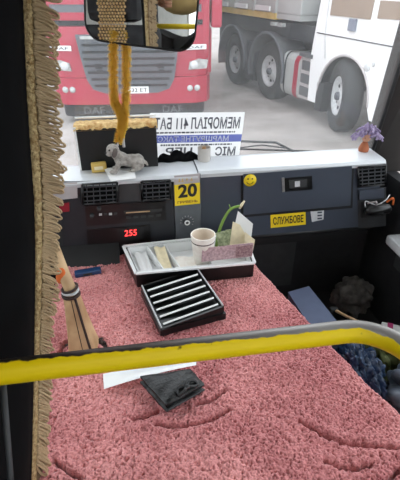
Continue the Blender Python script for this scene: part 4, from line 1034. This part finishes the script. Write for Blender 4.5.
for sx in (-1, 1):
    X = lambda a: sx * a
    mb = MB(); pts = [V(X(.88), -.02, .82), V(X(1.17), .11, .82), V(X(1.19), .12, .94), V(X(1.04), .045, .97), V(X(.90), -.01, .93)]
    mb.slab(pts, 0.05, back=V(0, 1, 0)); hl = mb.build('headlight', 'lamp', red)
    mb = MB(); mb.lathe([(0.0001, -.012), (.05, -.012), (.06, 0)], V(X(.97), -.015, .89), 'y', 20); mb.build('bulb_ring', 'silver', hl)
    for d_ in (.90, 1.01):
        mb = MB(); mb.lathe([(0.0001, -.02), (.04, -.02), (.05, 0.02)], V(X(d_), -.035 + (.01 if d_ > .95 else 0), .555), 'y', 20); mb.build('fog_lamp', 'lamp', red)
    mb = MB(); mb.slab([V(X(.84), -.01, 1.10), V(X(1.16), .06, 1.10), V(X(1.16), .06, 1.17), V(X(.84), -.01, 1.17)], 0.02, back=V(0, 1, 0)); bd = mb.build('badge_panel', 'white_truck', red)
    x0, x1 = sorted((X(.88), X(1.12)))
    y0, y1 = (-.006, .046) if sx > 0 else (.046, -.006)
    text('DAF', V(x0, y0, 1.117), V(x1 - x0, y1 - y0, 0), V(0, 0, .036), 'ink_soft', bd, 'lettering', V(0, -.006, 0))
    text('DAF', V(X(.62) - .16, -.005 + .033, .17), V(.32, 0, 0), V(0, 0, .11), 'fender', red, 'lettering', V(0, -.003, 0))
    # side deflector and mirror
    mb = MB(); mb.bb((min(X(1.24), X(1.40)), .15, 1.38), (max(X(1.24), X(1.40)), .42, 2.1), bev=0.04); mh = mb.build('mirror_housing', 'red_truck', red)
    mb = MB(); mb.tube([V(X(1.18), .25, 1.45), V(X(1.3), .27, 1.5)], .02, 8); mb.build('mirror_arm', 'chassis', mh)
    mb = MB(); mb.bb((min(X(1.16), X(1.26)), .28, 0.72), (max(X(1.16), X(1.26)), .9, 1.38), bev=0.03); mb.build('corner_fairing', 'red_truck', red)
def wheel(parent, c, r, wdt, axis, out, rim='silver', steer=0.0, dish=0.04):
    """tyre with rim and hub as sub-parts; 'out' is the direction along the axis towards the viewer"""
    place = Vector(c); c = V(0, 0, 0); h = wdt / 2
    mb = MB(); mb.lathe([(r * .53, -h * .7), (r * .60, -h * .85), (r * .78, -h), (r * .93, -h * .85), (r, -h * .6), (r, h * .6), (r * .93, h * .85), (r * .78, h), (r * .60, h * .85), (r * .53, h * .7), (r * .49, h * .5), (r * .49, -h * .5), (r * .53, -h * .7)], c, axis, 40)
    t = mb.build('wheel', 'rubber', parent); t.location = place; t.rotation_euler = (0, 0, steer)
    mb = MB(); o_ = out; mb.lathe([(r * .54, h * .72 * o_), (r * .52, h * .80 * o_), (r * .48, h * .5 * o_), (r * .42, h * (.5 - dish * 10) * o_), (r * .26, h * .30 * o_), (r * .22, h * .55 * o_), (0.0001, h * .6 * o_)], c, axis, 40); mb.build('rim', rim, t)
    axv = {'y': V(0, 1, 0), 'x': V(1, 0, 0)}[axis]
    for k in range(10):
        a = 2 * math.pi * k / 10; d_ = V(math.cos(a), 0, math.sin(a)) if axis == 'y' else V(0, math.cos(a), math.sin(a))
        yy = h * lerp(.5 - dish * 10, .30, .35)
        mb = MB(); mb.lathe([(0.0001, .012 * o_), (r * .05, .012 * o_), (r * .05, -.02 * o_)], c + d_ * r * .37 + axv * yy * o_, axis, 10); mb.build('hand_hole', 'chassis', t)
    mb = MB(); mb.lathe([(0.0001, h * .9 * o_), (r * .10, h * .9 * o_), (r * .13, h * .5 * o_)], c, axis, 20); mb.build('hub', 'grille', t)
    return t
for sx in (-1, 1): wheel(red, (sx * 1.03, 1.35, .5), .5, .3, 'x', sx)
pl = rb('number_plate', (-.12, -.085, .50), (.26, -.065, .60), 'white_paper')
text('2532 ЕТ', V(-.10, -.086, .52), V(.34, 0, 0), V(0, 0, .06), 'ink', pl, 'lettering', V(0, -.003, 0))

# ================================================================== WHITE LORRY with tipper trailer
ud = V(-.21, .978, 0).normalized(); ang = math.atan2(ud.y, ud.x)
wt = thing('white_lorry', 'white tractor lorry with tandem rear axle and silver fuel tank', 'lorry', (3.127, 5.887, 0), ang, local=True)
# local frame: x backwards along the lorry, y out towards the minibus, z up
FW, R1, R2 = 0.22, 2.55, 4.08
# cab side with a wheel arch cut out of it
def arch(cx, r, n=16): return [(cx + r * math.cos(a), .5 + r * math.sin(a)) for a in [math.pi * k / n for k in range(n + 1)]]
prof = [(1.04, .30), (1.10, 1.0), (1.02, 1.74), (0.98, 3.3), (-1.25, 3.3), (-1.35, 1.7), (-1.4, .35), (FW - .66, .35)]
ar_ = [(FW - .58, .5)] + arch(FW, .58)[::-1][1:-1] + [(FW + .58, .5), (FW + .62, .30)]
prof2 = prof + ar_
n = len(prof2); mb = MB(); a = [V(x, 0.02, z) for x, z in prof2]; c = [V(x, -.5, z) for x, z in prof2]
mb.add(a + c, [list(range(n)), [2 * n - 1 - i for i in range(n)]] + [(i, n + i, n + (i + 1) % n, (i + 1) % n) for i in range(n)])
cabp = mb.build('cab', 'white_truck', wt)
MB().bb((-1.3, -2.4, .9), (1.0, -.5, 3.3)).build('cab_core', 'white_truck', wt)
mb = MB(); mb.tube([V(FW + .585 * math.cos(t), .02, .5 + .585 * math.sin(t)) for t in [math.pi * k / 20 for k in range(21)]], .018, 8); mb.build('wheel_arch', 'pale', cabp)
mb = MB(); rows = []
for k in range(21):
    t = math.pi * k / 20; rows.append([V(FW + .575 * math.cos(t), y, .5 + .575 * math.sin(t)) for y in (.0, -.45)])
mb.grid(rows); mb.build('arch_liner', 'chassis', cabp)
mb = MB(); mb.bb((FW + .42, -.4, .2), (FW + .60, .03, .62)); mb.build('mud_flap', 'rubber', wt)
# panel lines, window, handle
mb = MB(); mb.tube([V(1.0, .024, 1.31), V(-1.3, .024, 1.29)], .008, 6); mb.build('panel_seam', 'fender', cabp)
mb = MB(); mb.tube([V(.72, .024, .98), V(.80, .024, 1.31), V(.82, .024, 2.6)], .008, 6); mb.build('door_seam', 'silver', cabp)
mb = MB(); mb.slab([V(.74, .03, 1.56), V(-.12, .03, 1.56), V(-.16, .03, 2.4), V(.72, .03, 2.4)], .02, back=V(0, -1, 0)); mb.build('side_window', 'brown_glass', cabp)
mb = MB(); mb.slab([V(-.24, .03, 1.58), V(-.9, .03, 1.60), V(-.9, .03, 1.78), V(-.24, .03, 1.78)], .02, back=V(0, -1, 0)); mb.build('quarter_window', 'brown_glass', cabp)
mb = MB(); mb.bb((.13, .02, 1.40), (.27, .06, 1.55), bev=.01); mb.build('door_handle', mat('blue_grey_handle', s(120, 126, 140), .5), cabp)
mb = MB(); mb.ball((-.22, .03, 1.0), (.06, .012, .05)); mb.ball((-.33, .03, 1.06), (.03, .012, .04)); mb.build('dirt_patch', 'silver', cabp)
wheel(wt, (FW + .11, -.13, .5), .52, .30, 'y', 1, dish=.02, steer=math.radians(-22))
for R in (R1, R2):
    wheel(wt, (R, -.20, .5), .52, .34, 'y', 1)
    mb = MB(); rows = []
    for k in range(17):
        t = math.pi * (k - 1.2) / 14; ring_ = []
        for rr_, y in ((.63, .02), (.66, .02), (.66, -.5), (.63, -.5)): ring_.append(V(R + rr_ * math.cos(t), y, .52 + rr_ * math.sin(t)))
        rows.append(ring_)
    mb.grid(rows, closed=True, smooth=False); fd = mb.build('mudguard', 'fender', wt)
    mb = MB(); mb.tube([V(R + .655 * math.cos(math.pi * (k - 1.2) / 14), .02, .52 + .655 * math.sin(math.pi * (k - 1.2) / 14)) for k in range(17)], .025, 8); mb.build('guard_edge', 'grille', fd)
    for yy in (-2.3,): wheel(wt, (R, yy, .5), .52, .34, 'y', -1)
wheel(wt, (FW, -2.3, .5), .52, .30, 'y', -1, dish=.02, steer=math.radians(-22))
mb = MB(); mb.bb((R1 + .58, -.35, .22), (R2 - .58, -.05, .95)); mb.build('flap_between', 'chassis', wt)
MB().bb((1.05, -1.7, .55), (6.5, -.75, 1.0)).build('chassis', 'chassis', wt)
MB().bb((1.2, -2.4, 1.12), (6.6, -.12, 1.36)).build('subframe', 'chassis', wt)
MB().bb((1.1, -2.2, 1.0), (1.5, -.3, 1.7)).build('air_stack', 'chassis', wt)
# fuel tank: rounded silver drum with red band
tk_ = thing_ = None
mb = MB(); prof = [(x * .30, z * .36) for x, z in rrect(1, 1, .45, 5)]
mb.grid([[V(X, -.32 + y, .57 + z) for y, z in prof] for X in (1.42, 1.45, 1.98, 2.0)], closed=True, smooth=False)
mb.add([V(1.42, -.32 + y, .57 + z) for y, z in prof], [list(range(len(prof)))]); mb.add([V(2.0, -.32 + y, .57 + z) for y, z in prof], [list(range(len(prof)))])
tank = mb.build('fuel_tank', 'tipper', wt)
mb = MB(); mb.grid([[V(X, -.32 + y * 1.02, .57 + z * 1.02) for y, z in prof] for X in (1.47, 1.60)], closed=True, smooth=False); mb.build('red_band', 'red_truck', tank)
mb = MB(); mb.grid([[V(X, -.32 + y * 1.03, .57 + z * 1.03) for y, z in prof] for X in (1.86, 1.90)], closed=True, smooth=False); mb.build('strap', 'chassis', tank)
# access steps
stp = MB().bb((1.06, -.35, .28), (1.40, -.02, .92)).build('step_unit', 'pale', wt)
for i in range(3):
    mb = MB(); mb.bb((1.11, -.3, .33 + i * .20), (1.35, .0, .47 + i * .20)); mb.build('step_opening', 'fender', stp)
MB().bb((1.04, -.4, .93), (1.42, .03, .99)).build('step_plate', 'fender', stp)
# tipper
tp = thing('tipper_trailer', 'grey tipper body with ochre lower rail behind the white lorry', 'trailer', (3.127, 5.887, 0), ang, local=True)
MB().bb((1.55, -2.45, 1.50), (7.5, 0.0, 3.2), bev=.02).build('body', 'tipper', tp)
MB().bb((2.3, -2.46, 1.40), (7.5, 0.03, 1.50)).build('lower_rail', 'ochre', tp)
MB().bb((1.55, -2.44, 1.42), (2.3, 0.0, 1.50)).build('front_sill', 'tipper', tp)
for i in range(7):
    X = 2.3 + i * .8; mb = MB(); mb.bb((X, 0.0, 1.5), (X + .08, .04, 3.1)); mb.build('rib', 'tipper', tp)
for i in range(5):
    X = 2.5 + i * .9; mb = MB(); mb.bb((X, .02, 1.52), (X + .55, .045, 1.60)); mb.build('reflector', 'white_truck', tp)
for i in range(2):
    mb = MB(); mb.bb((2.05 + i * .25, -.05, 1.30), (2.2 + i * .25, .03, 1.36)); mb.build('side_lamp', 'lamp', tp)

# ================================================================== GRAB BAR AND STANDING PASSENGER behind the driver (met in the mirror)
def refl(x, y, Y):
    d_ = ray(x, y); h_ = CAM + d_ * ((MC - CAM).dot(nrm) / d_.dot(nrm)); o_ = d_ - nrm * (2 * d_.dot(nrm)); return h_ + o_ * ((Y - h_.y) / o_.y)
g1, g2 = refl(158, 24, -0.35), refl(196, 29, -0.35)
gzz = (g1.z + g2.z) / 2
gb_ = thing('grab_bar', 'yellow horizontal grab bar on an upright post behind the driver seat', 'grab bar', (g1.x, -0.35, ZF))
MB().tube([V(g1.x - 0.03, -0.35, gzz), V(g2.x + 0.12, -0.35, gzz)], 0.014, 12).build('bar', 'yellow', gb_)
MB().tube([V(g1.x - 0.02, -0.37, ZF), V(g1.x - 0.02, -0.37, ZR)], 0.016, 12).build('post', 'charcoal', gb_)
hem = refl(182, 18, -0.95)
px0, py0 = hem.x, -0.95
ps = thing('person', 'standing passenger in a beige jacket and dark trousers holding the post', 'person', (px0, py0, ZF))
def skin_mesh(name, verts, edges, radii, m, root=0):
    me = bpy.data.meshes.new(name); off = ORG[ps.name]
    me.from_pydata([tuple(Vector(p) - off) for p in verts], edges, []); me.materials.append(M[m])
    o = bpy.data.objects.new(name, me); col.objects.link(o); o.parent = ps; ORG[o.name] = off
    md = o.modifiers.new('skin', 'SKIN'); md.use_smooth_shade = True
    for i, r_ in enumerate(radii):
        sv = me.skin_vertices[0].data[i]; sv.radius = r_ if hasattr(r_, '__len__') else (r_, r_); sv.use_root = (i == root)
    sd = o.modifiers.new('sub', 'SUBSURF'); sd.levels = sd.render_levels = 2
    return o
hz = hem.z
def pp(x, y, z): return V(px0 + x, py0 + y, z)
hand = V(g1.x - 0.02 + 0.03, -0.40, hz + 0.10)
fz = ZF
# trousers and legs
skin_mesh('trousers', [pp(0, 0, hz - .02), pp(-.09, 0, hz - .12), pp(-.10, .02, fz + .48), pp(-.10, -.02, fz + .08), pp(.09, 0, hz - .12), pp(.10, .02, fz + .48), pp(.10, -.02, fz + .08)],
          [(0, 1), (1, 2), (2, 3), (0, 4), (4, 5), (5, 6)], [.14, .09, .065, .055, .09, .065, .055], 'seat')
for sx in (-1, 1):
    mb = MB(); mb.ball(pp(sx * .10, .05, fz + .045), (.05, .12, .045)); mb.build('shoe', 'black_gloss', ps)
sh = hz + .52
skin_mesh('jacket', [pp(0, 0, hz), pp(0, 0, hz + .22), pp(0, 0, sh - .06), pp(0, .01, sh + .03), pp(-.19, 0, sh - .05), pp(-.24, .06, sh - .30), lerp(pp(-.24, .06, sh - .30), hand, .8), pp(.19, 0, sh - .05), pp(.24, -.02, sh - .32), pp(.22, .08, sh - .54)],
          [(0, 1), (1, 2), (2, 3), (2, 4), (4, 5), (5, 6), (2, 7), (7, 8), (8, 9)], [(.19, .15), (.16, .13), (.18, .13), .06, .075, .058, .045, .075, .058, .045], 'beige')
hd = pp(0, .03, sh + .19)
mb = MB(); mb.ball(hd, (.078, .095, .115), 3); mb.tube([pp(0, .01, sh), pp(0, .02, sh + .12)], .055, 12); mb.ball(hd + V(0, .095, -.01), (.014, .02, .022)); mb.ball(hd + V(0, .085, -.05), (.026, .012, .008))
for sx in (-1, 1): mb.ball(hd + V(sx * .078, 0, -.005), (.012, .022, .03))
mb.build('head', 'skin', ps)
mb = MB(); mb.ball(hd + V(0, -.018, .03), (.086, .095, .10), 3); mb.build('hair', 'hair', ps)
for sx in (-1, 1): MB().ball(hd + V(sx * .03, .082, .012), (.012, .010, .008)).build('eye', 'ink', ps)
def hand_mesh(c, fwd, side, curl):
    mb = MB(); up_ = fwd.cross(side).normalized()
    mb.tube([c - fwd * .06, c - fwd * .02, c + fwd * .03], [.026, .034, .036], 10)
    for i, ln in enumerate((.065, .078, .074, .058)):
        b0 = c + fwd * .035 + side * (i - 1.5) * .019; b1 = b0 + fwd * ln * .5 - up_ * curl * .3; b2 = b1 + fwd * ln * .3 * (1 - curl * 6) - up_ * curl; mb.tube([b0 - fwd * .01, b0, b1, b2], [.009, .0095, .0088, .0075], 8)
    th = c - side * .03; mb.tube([th - fwd * .01, th - side * .022 + fwd * .018, th - side * .018 + fwd * .05 - up_ * curl], [.012, .0105, .0085], 8)
    return mb
fw = (hand - pp(-.24, .06, sh - .30)).normalized(); sd_ = fw.cross(V(1, 0, 0)).normalized()
hand_mesh(hand - fw * .05, fw, sd_, .04).build('hand', 'skin', ps)
hand_mesh(pp(.21, .11, sh - .60), V(-.05, .15, -1).normalized(), V(0, 1, .1).normalized(), .02).build('hand', 'skin', ps)
